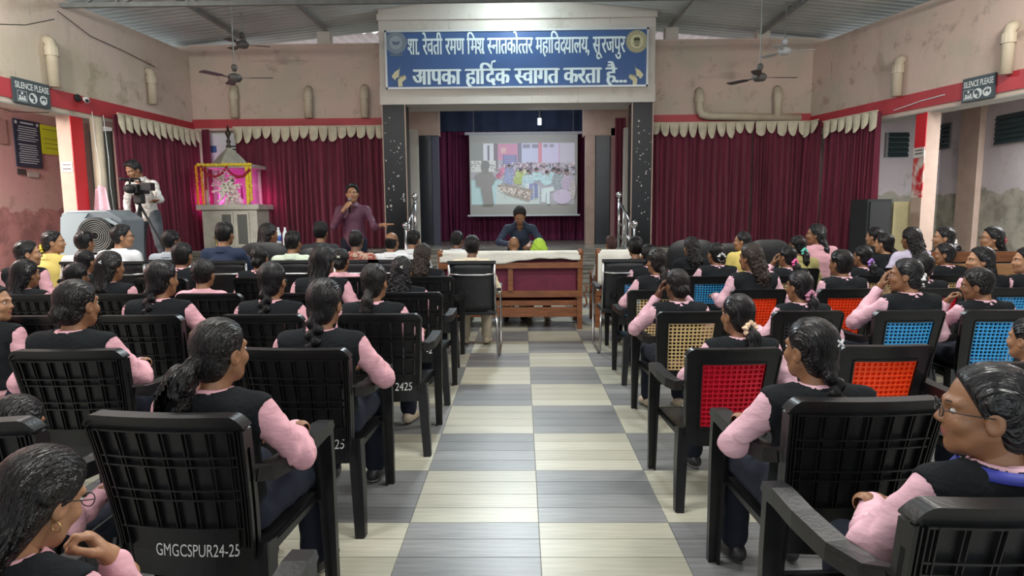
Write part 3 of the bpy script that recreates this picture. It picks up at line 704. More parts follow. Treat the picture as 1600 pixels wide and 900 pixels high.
y_ = depth_side(128, -1, 157); t = empty('security_camera', (wall_x(-1, y_)+.03, y_, at(128, 157, y_).z), 0, 'small white security camera on the left red beam', 'camera')
MB().box((.03, 0, .02), (.06, .05, .05)).obj('bracket', M_swhite, t); MB().tube([(.06, -.02, .0), (.14, -.14, -.03)], [.03, .034], 10).obj('camera_body', M_swhite, t, True); MB().tube([(.138, -.137, -.029), (.146, -.149, -.032)], [.026, .026], 10).obj('lens', M_black, t, True)
y_ = depth_side(117, -1, 153); o = MB().lathe([(.05, -.02), (.055, 0), (.05, .02)], n=14).xf(Matrix.Rotation(PI/2, 4, 'Y')).obj('junction_box', M_black, None, loc=(wall_x(-1, y_)+.04, y_, at(117, 153, y_).z)); tag(o, 'round dark junction box on the left red beam', 'box')

# ------------------------------------------------------------------ ceiling fans
M_fan = mat('fan_enamel', (.09, .085, .08), .5); M_fanl = mat('fan_enamel_pale', (.50, .52, .54), .3)
def fan(px, py, y, rot, ztop, lab, m, blade=.56, pitch=7):
    c = at(px, py, y); t = empty('ceiling_fan', c, R_(rot), lab, 'fan', None)
    MB().tube([(0, 0, .04), (0, 0, max(.3, ztop-c.z))], .009, 8).obj('rod', M_metalgrey, t)
    MB().lathe([(.03, .10), (.05, .16), (.03, .2)], n=12).obj('canopy', m, t, True)
    MB().lathe([(.02, -.06), (.08, -.05), (.105, -.01), (.105, .02), (.08, .05), (.03, .07)], n=16).obj('motor', m, t, True)
    for k in range(3):
        mb = MB(); n = 8
        mb.prism([(.09, -.018), (.2, -.025), (.26, -.06), (blade, -.072), (blade+.02, -.04), (blade+.02, .04), (blade, .072), (.26, .06), (.2, .025), (.09, .018)], -.003, .003, 2)
        mb.xf(Matrix.Rotation(2*PI*k/3, 4, 'Z') @ Matrix.Rotation(R_(pitch), 4, 'X')); mb.obj('blade', m, t)
fan(367, 122, 10.0, 2, 4.8, 'dark ceiling fan hanging low left of the blue board', M_fan)
fan(379, 70, 11.2, 20, 4.9, 'dark ceiling fan high at left near the wall top', M_fan, .42)
fan(1187, 121, 10.0, 4, 4.8, 'dark ceiling fan hanging low right of the blue board', M_fan)
fan(1226, 80, 10.9, -6, 4.9, 'pale bright ceiling fan high at right near the wall top', M_fanl, .46)

# ------------------------------------------------------------------ projection screen and its picture
scr = empty('projection_screen', (at(817, 300, 14.75).x, 14.75, at(817, 273, 14.75).z), 0, 'white projection screen showing a seated crowd, hung on the stage', 'screen')
p = lambda px, py: (at(px, py, 14.75).x-scr.location.x, at(px, py, 14.75).z-scr.location.z)
x0, z1 = p(733, 211); x1, z0 = p(902, 336)
for u_ in (x0+.1, x1-.1): MB().tube([(u_, 0, z1+.05), (u_, 0, 4.21-scr.location.z)], .008, 6).obj('hanging_rod', M_metalgrey, scr)
MB().b2((x0, -.005, z0), (x1, .005, z1)).obj('screen_fabric', mat('screen_white', (.52, .52, .47), .8), scr)
MB().tube([(x0-.1, 0, z1+.03), (x1+.1, 0, z1+.03)], .035, 10).obj('roller_case', M_fanl, scr)
MB().tube([(x0-.06, 0, z0), (x1+.06, 0, z0)], .022, 8).obj('bottom_bar', M_swhite, scr)
pic = MB(); lay = [0]
def paint(col, poly):
    # poly in picture coordinates 0..100 x 0..100 (v downwards)
    lay[0] += 1; u0, w0 = p(735.5, 224.5); u1, w1 = p(897.5, 318.5)
    pic.add([(u0+(u1-u0)*u/100, -.008-.00012*lay[0], w0+(w1-w0)*v/100) for u, v in poly], [tuple(range(len(poly)))]); g_ = sum(col)/3; pic.c.append(tuple(.85*(g_+(v-g_)*.75) for v in col))
def rect(col, a, b, c, d): paint(col, [(a, b), (c, b), (c, d), (a, d)])
def blob(col, u, v, a, b, n=9): paint(col, [(u+a*math.cos(2*PI*k/n), v+b*math.sin(2*PI*k/n)) for k in range(n)])
rect((.42, .42, .46), 0, 0, 100, 100); rect((.30, .33, .31), 0, 0, 14, 30); rect((.62, .66, .70), 12, 0, 23, 32); rect((.25, .26, .29), 16, 3, 18, 34); rect((.27, .24, .27), 22, 0, 26, 45)
rect((.62, .28, .42), 26, 1, 45, 27); rect((.70, .45, .45), 29, 7, 34, 16); rect((.27, .26, .34), 45, 0, 49, 34); rect((.50, .54, .72), 49, 0, 65, 32); rect((.30, .30, .38), 50, 2, 57, 8); rect((.30, .30, .38), 59, 2, 65, 8)
rect((.68, .25, .33), 65, 0, 68.5, 40); rect((.55, .52, .72), 68.5, 0, 85, 34); rect((.34, .32, .40), 70, 2, 74, 7); rect((.34, .32, .40), 76, 2, 80, 7); rect((.55, .38, .55), 84.5, 0, 86, 34); rect((.52, .50, .58), 86, 0, 100, 34)
rect((.20, .21, .42), 31, 19, 44, 36)
for i in range(5): rect((.55, .56, .75), 32, 20.5+3.2*i, 43, 21.3+3.2*i)
rect((.62, .65, .60), 0, 28, 10, 46); rect((.60, .62, .58), 16, 28, 24, 46)
r = random.Random(11)
for i in range(26): blob((.35, .36, .36), r.uniform(0, 24), r.uniform(30, 44), 1.0, 1.6, 6)
rect((.42, .66, .66), 0, 60, 30, 100); rect((.55, .66, .62), 24, 70, 66, 100); rect((.45, .40, .42), 40, 32, 100, 52)
for i in range(330):
    u = r.uniform(27, 100); v = r.triangular(31, 56, 40)
    c = r.choice([(.18, .16, .20), (.22, .18, .2), (.50, .38, .48), (.66, .55, .62), (.30, .25, .32), (.45, .50, .58), (.55, .35, .42)])
    blob(c, u, v, r.uniform(.7, 1.5), r.uniform(1.2, 2.6), 7)
for c, u, v, a, b in (((.72, .20, .35), 31, 45, 3, 5), ((.60, .14, .25), 27, 53, 3, 4), ((.28, .32, .52), 37, 48, 5, 11), ((.30, .38, .62), 36, 60, 4, 12), ((.50, .62, .20), 48, 50, 5, 7), ((.42, .55, .15), 46, 60, 5, 8), ((.20, .22, .15), 48, 45, 2, 3), ((.58, .66, .40), 53, 48, 3, 5),
        ((.42, .66, .70), 55, 62, 6, 12), ((.45, .70, .72), 64, 54, 5, 8), ((.25, .20, .20), 56, 47, 1.8, 4), ((.25, .20, .20), 63, 44, 1.8, 4), ((.45, .72, .75), 73, 60, 6, 9), ((.40, .64, .66), 78, 55, 4, 8), ((.24, .20, .2), 79, 44, 2, 4), ((.32, .38, .40), 84, 62, 6, 14), ((.25, .2, .2), 83, 46, 2, 4), ((.50, .40, .56), 93, 66, 6, 12), ((.22, .18, .2), 92, 48, 2.5, 5), ((.58, .50, .66), 88, 88, 9, 12), ((.50, .46, .44), 98, 76, 3, 16)): blob(c, u, v, a, b, 12)
rect((.28, .30, .55), 56, 66, 60, 92); rect((.24, .28, .50), 61, 66, 64.5, 90); rect((.70, .78, .76), 53, 66, 56, 84); rect((.62, .76, .74), 68, 76, 72, 97); rect((.62, .76, .74), 73, 74, 76, 100); paint((.62, .76, .74), [(68, 74), (80, 72), (80, 78), (72, 82)])
paint((.38, .33, .28), [(25, 68), (33, 66), (60, 76), (56, 96), (34, 84)]); 
for i in range(150): blob(r.choice([(.72, .66, .56), (.30, .22, .18), (.55, .40, .34), (.75, .72, .66)]), *(lambda t, s: (27+t*30, 69+t*12+s*10))(r.random(), r.random()), .7, 1.1, 6)
paint((.30, .30, .28), [(4, 52), (10, 46), (20, 47), (24, 58), (22, 66), (20, 70), (22, 100), (12, 100), (9, 72), (5, 70)]); blob((.26, .26, .25), 14, 36, 4.2, 8, 14); rect((.27, .27, .26), 12, 42, 17, 50)
for i in range(420):
    u, v = r.uniform(24, 99), r.triangular(33, 97, 50); c = r.choice([(.22, .22, .25), (.74, .76, .76), (.40, .36, .40), (.62, .60, .66)])
    rect(c, u, v, u+r.uniform(.3, 1.1), v+r.uniform(.4, 1.5))
for u, v, s_ in ((37, 37, 1.5), (48, 44, 1.6), (55, 46, 1.8), (63, 43, 1.8), (73, 48, 1.9), (80, 43, 2.0), (84, 45, 2.1), (92, 46, 2.3)):
    blob((.45, .30, .24), u+.3, v+1.6, s_*.8, s_*1.7, 8); blob((.10, .09, .10), u, v-.4, s_, s_*1.5, 8)
attr_mat('projected_picture', .8, .42)
pic.obj('projected_image', MATS['projected_picture'], scr)
pl = empty('projector', (at(843, 190, 12.6).x, 12.6, at(843, 190, 12.6).z), 0, 'small lit white projector lamp hanging before the stage curtain', 'projector')
MB().box((0, 0, 0), (.07, .07, .12)).obj('body', mat('projector_lamp_body', (.6, .65, .7), .5, emit=((.8, .92, 1), 2.5)), pl); MB().tube([(0, 0, .06), (0, 0, .5)], .012, 6).obj('rod', M_metalgrey, pl)

# ------------------------------------------------------------------ stainless stair rails
def rail(px0, y0, zb0, px1, y1, zb1, lab):
    a = at(px0, 340, y0); b = at(px1, 340, y1); t = empty('stair_rail', (a.x, a.y, 0), 0, lab, 'railing')
    P0 = Vector((0, 0, zb0)); P1 = Vector((b.x-a.x, y1-y0, zb1)); h = .92
    for q in (P0, P1):
        o = MB().tube([q, q+Vector((0, 0, h))], .028, 10).obj('newel_post', M_steel, t, True); MB().ball(q+Vector((0, 0, h+.05)), .062).obj('ball_finial', M_steel, o, True)
    MB().tube([P0+Vector((0, 0, h-.06)), P1+Vector((0, 0, h-.06))], .024, 8).obj('hand_rail', M_steel, t, True)
    for f in (.3, .55): MB().tube([P0+Vector((0, 0, h*f)), P1+Vector((0, 0, h*f))], .013, 6).obj('rail_bar', M_steel, t, True)
    for f in (.33, .66):
        q = P0.lerp(P1, f); MB().tube([q, q+Vector((0, 0, h-.06))], .013, 6).obj('baluster', M_steel, t, True)
rail(649, 11.8, .78, 633, 11.05, .26, 'stainless steel stair rail with ball finials left of the stage')
rail(967, 11.8, .78, 992, 11.05, .26, 'stainless steel stair rail with ball finials right of the stage')

# ------------------------------------------------------------------ shrine
c = at(352, 300, 11.95); shr = empty('shrine', (c.x, 11.95, .78), 0, 'small marble shrine with garlands and pink light left of stage', 'shrine')
q = lambda px, py: (at(px, py, 11.6).x-c.x, at(px, py, 11.6).z-.78)
M_shm = mat('aged_marble', (.40, .39, .33), .5, .2, 5, .05, 30); M_shd = mat('shrine_dark_panel', (.07, .075, .065), .5)
bx0, bz1 = q(314, 320); bx1, _ = q(400, 320); topz = bz1; W = .52; dy = .33
MB().b2((bx0, -dy, 0), (bx1, dy, topz-.08)).obj('base', M_shm, shr); MB().b2((bx0-.07, -dy-.06, topz-.09), (bx1+.06, dy, topz)).obj('base_slab', M_shm, shr)
for a_, b_ in ((343, 363), (367, 388)):
    u0 = q(a_, 330)[0]; u1 = q(b_, 330)[0]; d_ = MB().b2((u0, -dy-.015, .08), (u1, -dy, topz-.14)).obj('door', M_shm, shr); MB().b2((u0+.035, -dy-.02, .12), (u1-.035, -dy-.014, topz-.18)).obj('door_panel', M_shd, d_)
cz1 = q(352, 262)[1]; 
for px in (320, 385):
    for yy in (-.26, .26): MB().lathe([(.05, 0), (.035, .04), (.03, cz1-topz-.06), (.05, cz1-topz)], (q(px, 300)[0], yy, topz), 10).obj('column', M_shm, shr, True)
rx0, rx1 = q(313, 262)[0], q(394, 262)[0]; rcx = (rx0+rx1)/2
MB().b2((rx0, -.36, cz1), (rx1, .34, cz1+.06)).obj('roof_slab', M_shm, shr)
dz = q(352, 240)[1]; 
MB().lathe([(.36, cz1+.06), (.30, cz1+.14), (.19, cz1+.26), (.07, cz1+.36), (.04, cz1+.4)], (q(345, 250)[0], 0, 0), 4).obj('roof_dome', M_shm, shr)
MB().lathe([(.035, 0), (.05, .04), (.02, .08), (.045, .12), (.02, .17), (.03, .22), (.055, .27), (.03, .31), (.008, .42)], (q(345, 250)[0], 0, cz1+.38), 12).obj('finial', mat('dark_bronze', (.05, .04, .03), .4, metal=.7), shr, True)
MB().b2((rx0+.1, .3, topz), (rx1-.1, .32, cz1)).obj('back_panel', mat('pink_satin', (.62, .25, .50), .5), shr)
def garland(pts, r, m, name, seed=0, sp=.035):
    rr = random.Random(seed); mb = MB(); pts = [Vector(p) for p in pts]
    for i in range(len(pts)-1):
        n = max(1, int((pts[i+1]-pts[i]).length/sp))
        for k in range(n):
            g = pts[i].lerp(pts[i+1], k/n); mb.ball((g.x+rr.uniform(-.006, .006), g.y, g.z+rr.uniform(-.005, .005)), r*rr.uniform(.85, 1.15), 6, 4)
    return tag(mb.obj(name, m, shr, True), kind='stuff')
M_mar = mat('marigold_orange', (.75, .30, .02), .7); M_mary = mat('marigold_yellow', (.72, .55, .04), .7); M_rosed = mat('rose_red', (.30, .01, .02), .7); M_wfl = mat('white_flower', (.75, .76, .66), .7); M_leafg = mat('leaf_dark', (.06, .14, .03), .6)
yy = -.38
garland([(rx0-.02, yy, cz1+.05), (rx1+.02, yy, cz1+.05)], .03, M_mary, 'eave_garland', 1)
def catenary(a, b, sag, n=12): return [Vector(a).lerp(Vector(b), i/n)-Vector((0, 0, sag*4*(i/n)*(1-i/n))) for i in range(n+1)]
mid = (rx0+rx1)/2+.02
garland(catenary((rx0+.03, yy-.01, cz1+.02), (mid, yy-.01, cz1+.0), .17), .028, M_rosed, 'rose_swag', 2); garland(catenary((mid, yy-.01, cz1), (rx1-.01, yy-.01, cz1+.0), .17), .028, M_rosed, 'rose_swag', 3)
for i, (px, pyb, m) in enumerate(((311, 330, M_mar), (319, 325, M_mar), (323, 298, M_rosed), (390, 318, M_mary), (394, 316, M_mary), (388, 322, M_mary))):
    u, zb = q(px, pyb); garland([(u, yy+.02, cz1+.03), (u, yy+.02, zb)], .027, m, 'hanging_garland', 10+i)
idol = empty('flower_covered_statue', (c.x+q(352, 300)[0], 11.9, .78+topz), 0, 'white flower covered seated statue inside the pink lit shrine', 'statue')
mb = MB(); mb.lathe([(.18, 0), (.2, .06), (.15, .14), (.10, .2), (.11, .28), (.09, .34), (.035, .37), (.055, .42), (.05, .48), (.02, .53)], n=16, sy=.7); mb.obj('figure', mat('white_marble', (.7, .68, .66), .4), idol, True)
rr = random.Random(4); mb = MB(); lf = MB()
for i in range(230):
    a = rr.gauss(-.03, .105); b_ = rr.gauss(.33, .13); sz_ = rr.uniform(.014, .036)
    if i % 6 == 0: lf.ball((a, -.15-.05*rr.random(), b_), (sz_*.9, .008, sz_*.4), 6, 4)
    else: mb.ball((a, -.14-.09*rr.random(), b_), (sz_, sz_*.6, sz_*.8), 6, 4)
tag(mb.obj('blossom', M_wfl, idol, True), kind='stuff'); tag(lf.obj('leaf', M_leafg, idol, True), kind='stuff')
lamp('shrine_pink_lamp', 'POINT', (c.x-.25, 11.95, .78+topz+.12), (c.x, 11, 1), 6, .05, (1, .12, .75)); lamp('shrine_pink_lamp', 'POINT', (c.x+.22, 11.95, .78+topz+.15), (c.x, 11, 1), 4, .05, (1, .2, .8))
lamp('shrine_side_lamp', 'POINT', (q(300, 300)[0]+c.x, 12.0, 1.75), (c.x, 11, 1), 5, .04, (1, .08, .45)); lamp('shrine_side_lamp', 'POINT', (q(403, 290)[0]+c.x, 12.0, 1.75), (c.x, 11, 1), 4, .04, (1, .08, .5))
o = MB().lathe([(.05, 0), (.06, .02), (.015, .05), (.015, .2), (.04, .24), (.05, .26), (.01, .3)], n=10).obj('oil_lamp', M_gold, None, True, loc=(at(338, 340, 11.5).x, 11.45, .52+.26)); tag(o, 'small brass oil lamp on a stand before the shrine', 'lamp')
MB().b2((-.05, -.05, -.26), (.05, .05, 0)).obj('stand', M_shm, o)

# ------------------------------------------------------------------ loudspeakers, boards
c = at(142, 340, 8.35); ps = empty('party_speaker', (c.x, 8.35, 0), 0, 'big grey angular party speaker standing by the left platform', 'speaker')
q = lambda px, py: (at(px, py, 8.1).x-c.x, at(px, py, 8.1).z)
poly = [q(a_, b_) for a_, b_ in ((95, 334), (104, 329), (166, 328), (190, 343), (192, 505), (97, 505))]
M_psp = mat('grey_speaker_shell', (.17, .20, .22), .35, .15, 4); M_pspl = mat('light_speaker_shell', (.30, .36, .39), .3)
bevel(MB().prism(poly[::-1], -.25, .25).obj('cabinet', M_psp, ps), .02)
MB().prism([q(a_, b_) for a_, b_ in ((97, 400), (97, 340), (104, 333), (140, 333), (128, 350), (130, 400))], -.28, -.25).obj('side_panel', M_pspl, ps)
MB().prism([q(a_, b_) for a_, b_ in ((130, 400), (128, 352), (138, 341), (174, 341), (190, 350), (191, 420), (131, 420))], -.30, -.25).obj('baffle', M_black, ps)
MB().prism([q(a_, b_) for a_, b_ in ((128, 352), (138, 341), (174, 341), (190, 350), (186, 352), (172, 346), (140, 346), (131, 355))], -.32, -.25).obj('trim', M_pspl, ps)
u, v = q(158, 368)
w_ = MB(); M90 = Matrix.Translation((u, -.31, v)) @ Matrix.Rotation(PI/2, 4, 'X')
w_.lathe([(.235, .0), (.235, .05), (.2, .03), (.1, -.0), (.06, .02), (.01, .03)], n=24); w_.xf(M90); w_.obj('woofer', M_black, ps, True)
for k in range(7):
    rr_ = MB(); rr_.tube([((.05+.026*k)*math.cos(2*PI*j/24), (.05+.026*k)*math.sin(2*PI*j/24), .06) for j in range(25)], .005, 5, False); rr_.xf(M90); rr_.obj('grille_ring', M_metalgrey, ps)
MB().b2((q(145, 335)[0], -.2, q(145, 341)[1]), (q(173, 335)[0], -.05, q(145, 333)[1])).obj('control_panel', M_black, ps)
for k in range(4): MB().lathe([(.02, 0), (.02, .025)], (q(149+k*6.3, 337)[0], -.2, q(150, 338)[1]), 10).xf(Matrix.Identity(4)).obj('knob', M_steel, ps)
bs = pixbox('loudspeaker', 1351, 1394, 311, 400, 9.9, .5, mat('black_speaker_felt', (.012, .014, .016), .8, .2, 30), None, 'tall black loudspeaker box at the end of the right curtain', 'speaker')
a, b = at(1355, 395, 9.9), at(1390, 315, 9.9); MB().b2((a.x, 9.88, .5), (b.x, 9.9, b.z)).obj('grille', M_black, bs)
o = struct(MB().b2((at(1397, 315, 10.1).x, 10.1, 0), (at(1441, 315, 10.1).x, 10.22, at(1420, 315, 10.1).z)).obj('trim_11', mat('pale_yellow_paint', (.50, .44, .25), .6, .12, 3)))
# white cloth hanging by the doorway
mb = MB(); c = at(160, 318, 9.6)
mb.grid(lambda u, v: ((u-.5)*(.16+.14*v), .03*math.sin(9*u)-.02, .22-.5*v+.05*math.sin(PI*u)), 14, 8)
o = mb.obj('hanging_cloth', M_pink2, None, True, loc=c); o.modifiers.new('t', 'SOLIDIFY').thickness = .01; tag(o, 'pale pink cloth hanging beside the cream drain pipe', 'cloth')
MB().tube([(0, 0, .2), (.012, -.01, .5), (-.01, -.03, .9), (-.01, -.05, 1.35)], .004, 6).obj('cord', M_swhite, o)

# ------------------------------------------------------------------ chairs
def S(u, v, n=0.0):
    "outer surface of a chair back: u across -1..1, v up 0..1, n outwards (to the rear)"
    w_ = .215+.03*v
    if v > .88: v -= .075*max(0., (abs(u)-.84)/.16)**2*(v-.88)/.12
    return Vector((u*w_, -.205-.085*max(v, 0.)**1.3-.022*(1-u*u)-n, .40+.46*v))
def pan(mb, u0, u1, v0, v1, n0, n1, nu=2, nv=3):
    "slab of the back between offsets n0 (front) and n1 (rear)"
    A = [S(u0+(u1-u0)*i/nu, v0+(v1-v0)*j/nv, n0) for j in range(nv+1) for i in range(nu+1)]
    Bk = [S(u0+(u1-u0)*i/nu, v0+(v1-v0)*j/nv, n1) for j in range(nv+1) for i in range(nu+1)]
    k = nu+1; N = len(A); F = []
    for j in range(nv):
        for i in range(nu):
            a = j*k+i; F.append((a, a+k, a+k+1, a+1)); F.append((N+a, N+a+1, N+a+k+1, N+a+k))
    for i in range(nu):
        F.append((i, i+1, N+i+1, N+i)); a = nv*k+i; F.append((a+1, a, N+a, N+a+1))
    for j in range(nv):
        a = j*k; F.append((a+k, a, N+a, N+a+k)); a = j*k+nu; F.append((a, a+k, N+a+k, N+a))
    mb.add(A+Bk, F)
CH = {}
def chair_meshes():
    # shared lower half: seat, legs, arms
    mb = MB(); 
    mb.grid(lambda u, v: ((u-.5)*.46*(1+.06*v), -.21+.45*v, .405-.018*math.sin(PI*u)*math.sin(PI*min(1, v*1.1))+(.0 if v < .9 else -.03*(v-.9)*10)), 8, 8)
    top = [tuple(p) for p in mb.v]; N = len(top); mb.add([(x, y, z-.022) for x, y, z in top], [tuple(reversed(f)) for f in mb.f[:]])
    mb.b2((-.235, .22, .35), (.235, .24, .395)); mb.b2((-.225, -.2, .345), (-.205, .22, .39)); mb.b2((.205, -.2, .345), (.225, .22, .39))
    CH['seat'] = mb.mesh('seat', M_plastic)
    for s, k in ((-1, 'L'), (1, 'R')):
        mb = MB()      # front leg: broad tapered channel
        mb.strip([(s*.285, .25, .655), (s*.287, .262, .45), (s*.285, .285, .0)], [.062, .056, .04], [.03, .03, .03], (1, 0, 0)); mb.strip([(s*.258, .235, .64), (s*.262, .25, .45), (s*.268, .272, 0)], .012, [.07, .06, .045], (1, 0, 0))
        mb.xf(Matrix.Diagonal((.91, 1, 1, 1)))
        CH['front_leg'+k] = mb.mesh('leg', M_plastic)
        mb = MB(); mb.strip([(s*.222, -.2, .42), (s*.238, -.235, .25), (s*.258, -.29, 0)], [.06, .055, .04], .022, (1, 0, 0)); mb.strip([(s*.245, -.185, .42), (s*.26, -.22, .25), (s*.275, -.275, 0)], .012, [.07, .06, .04], (1, 0, 0))
        CH['rear_leg'+k] = mb.mesh('leg', M_plastic)
        mb = MB(); P = [(s*.222, -.262, .72), (s*.235, -.235, .675), (s*.258, -.17, .652), (s*.282, -.07, .648), (s*.29, .08, .652), (s*.288, .2, .658), (s*.286, .262, .65), (s*.286, .275, .625)]
        mb.strip(P, [.03, .045, .06, .066, .066, .066, .062, .06], .016, (1, 0, 0)); 
        mb.strip([(x+s*.028, y, z-.022) for x, y, z in P[1:7]], .008, .04, (1, 0, 0))
        mb.xf(Matrix.Diagonal((.91, 1, 1, 1))); CH['arm'+k] = mb.mesh('armrest', M_plastic)
    # slatted back
    mb = MB()
    for s in (-1, 1):
        pan(mb, s*.86, s*1.0, -.18, .9, 0, .016, 2, 8)
        pan(mb, s*.965, s*1.0, -.05, .92, -.02, .03, 1, 8)
        for q_ in (.8, .885, .93): pan(mb, s*q_, s*(q_+.014), .04, .9, .014, .03, 1, 8)
    [(pan(mb, a_, b_, .9, .985, 0, .016, 8, 2), pan(mb, a_, b_, .965, 1.0, -.022, .03, 8, 1)) for a_, b_ in ((-1, -.84), (-.84, .84), (.84, 1))]
    for s in (-1, 1):
        pass
    pan(mb, -.87, .87, -.18, .185, 0, .014, 8, 2)
    for v in (.18, .395, .465, .64, .705, .888): pan(mb, -.9, .9, v, v+.012, .006, .028, 10, 1)
    CH['slat_back'] = mb.mesh('backrest', M_plastic)
    pw = 1.72/6
    for i in range(6):
        a = -.86+pw*i; mb = MB(); pan(mb, a+.018, a+pw-.022, .18, .9, 0, .012, 2, 8)
        for e in (a+.018, a+pw-.034): pan(mb, e, e+.012, .18, .9, .01, .026, 1, 8)
        CH['slat%d' % i] = mb.mesh('slat', M_plastic)
    # framed back with a woven insert
    mb = MB(); W = .68
    for s in (-1, 1):
        pan(mb, s*W, s*1.0, -.15, .9, 0, .016, 3, 8); pan(mb, s*.965, s*1.0, -.05, .92, -.02, .022, 1, 8); pan(mb, s*(W+.0), s*(W+.03), .07, .83, .01, .024, 1, 8)
    pan(mb, -W, W, .83, .9, 0, .016, 8, 1); [(pan(mb, a_, b_, .9, .985, 0, .016, 8, 2), pan(mb, a_, b_, .97, 1.0, -.024, .022, 8, 1)) for a_, b_ in ((-1, -.84), (-.84, .84), (.84, 1))]; pan(mb, -W, W, -.15, .07, 0, .016, 8, 1)
    pan(mb, -W, W, .822, .84, .01, .026, 8, 1); pan(mb, -W, W, .06, .075, .01, .024, 8, 1)
    CH['frame_back'] = mb.mesh('backrest', M_plastic)
    for col in INS:
        mb = MB(); nu, nv = 11, 13; solid = col in ('red', 'orange')
        for i in range(nu+1):
            u = -.655+1.31*i/nu; pan(mb, u-.017, u+.017, .08, .82, 0, .012, 1, 8)
        for j in range(nv+1):
            v = .088+.724*j/nv; pan(mb, -.66, .66, v-.0085, v+.0085, .001, .0145, 8, 1)
        if solid: pan(mb, -.66, .66, .08, .82, -.006, -.002, 6, 6)
        CH['insert_'+col] = mb.mesh('woven_insert', MATS['insert_'+col])
chair_meshes()
_cn = {}
def place_chair(x, y, rz, kind, lab, group=None, text=None, s=1.0):
    "plastic armchair; origin on the floor under the seat, facing +Y"
    t = empty('plastic_armchair', (x, y, 0), R_(rz), lab, 'chair', group, s)
    put('seat', CH['seat'], t)
    for k in 'LR':
        put('leg', CH['front_leg'+k], t); put('leg', CH['rear_leg'+k], t); put('armrest', CH['arm'+k], t)
    if kind == 'slat':
        b = put('backrest', CH['slat_back'], t)
        for i in range(6): put('slat', CH['slat%d' % i], b)
    else:
        b = put('backrest', CH['frame_back'], t); o = put('woven_insert', CH['insert_'+kind], b)
        if kind != 'black': o['label'] = '%s woven plastic insert' % kind
    if text:
        body, cx, wd, hh, vz = text
        mb = MB(); put_text(mb, body, lambda u, v: S((cx+u)/.22, vz+v/.46, .0155 if kind != 'slat' else .0165), hh, width=wd, offset=0.0, shear=.08)
        put('painted_lettering', mb.mesh('painted_lettering', M_paintw), b)['label'] = 'white hand painted lettering'
    return t

def visitor_chair(x, y, rz, lab, group=None):
    "metal framed chair with a leather sling back"
    t = empty('metal_frame_chair', (x, y, 0), R_(rz), lab, 'chair', group); r = .0125
    for s in (-1, 1):
        MB().tube([(s*.225, -.21, .42), (s*.225, -.25, .62), (s*.225, -.30, .95)], r, 8).obj('back_upright', M_chrome, t, True)
        MB().tube([(s*.265, -.24, .64), (s*.265, .16, .66), (s*.265, .24, .63), (s*.265, .25, .55), (s*.265, .2, .03), (s*.265, .16, .013), (s*.265, -.28, .013), (s*.255, -.31, .03), (s*.245, -.27, .3), (s*.235, -.22, .44)], r, 8).obj('side_frame', M_chrome, t, True)
        MB().strip([(s*.265, -.2, .665), (s*.265, .18, .68)], .045, .025, (1, 0, 0)).obj('armrest', M_black, t)
    MB().b2((-.24, -.315, .935), (.24, -.285, .965)).obj('top_rail', M_black, t)
    MB().tube([(-.225, -.288, .83), (-.1, -.305, .822), (.1, -.305, .822), (.225, -.288, .83)], .012, 8).obj('cross_bar', M_chrome, t, True)
    mb = MB(); mb.grid(lambda u, v: ((u-.5)*.43, -.205-.085*v-.02*math.sin(PI*u)*(1-.3*v), .45+.49*v), 8, 8); o = mb.obj('leather_back', M_leather, t, True); o.modifiers.new('t', 'SOLIDIFY').thickness = .02
    bevel(MB().b2((-.23, -.2, .40), (.23, .24, .45)).obj('seat', M_leather, t), .015)
    return t

def office_chair(x, y, rz, lab, zt=1.02, w_=.58, group=None):
    "rounded padded executive chair"
    t = empty('padded_chair', (x, y, 0), R_(rz), lab, 'chair', group)
    mb = MB(); h = zt-.42
    def prof(u, v):
        a = (u-.5)*2; b = v; ww = w_/2*(1-.12*max(0, (b-.75)*4)**2)
        z = .42+h*b-.10*h*abs(a)**4*(b > .6)*(b-.6)/.4
        return (a*ww, z)
    mb.grid(lambda u, v: (prof(u, v)[0], -.28-.07*v-.05*(1-(2*u-1)**4)*(1-(2*v-1)**6), prof(u, v)[1]), 14, 12)
    mb.grid(lambda u, v: (prof(1-u, v)[0], -.27-.05*v+.05*(1-(2*u-1)**4)*(1-(2*v-1)**6), prof(1-u, v)[1]), 14, 12)
    mb.obj('backrest', M_leather, t, True)
    bevel(MB().b2((-w_/2+.03, -.25, .34), (w_/2-.03, .25, .46)).obj('seat_cushion', M_leather, t), .04)
    for s in (-1, 1): bevel(MB().b2((s*(w_/2-.04), -.26, .45), (s*(w_/2+.05), .2, .62)).obj('armrest', M_leather, t), .03)
    MB().tube([(0, 0, .06), (0, 0, .36)], .03, 10).obj('post', M_chrome, t, True)
    for k in range(5): a = k*2*PI/5; MB().strip([(0, 0, .09), (.26*math.cos(a), .26*math.sin(a), .03)], .04, .03, (-math.sin(a), math.cos(a), 0)).obj('base_arm', M_black, t)
    return t

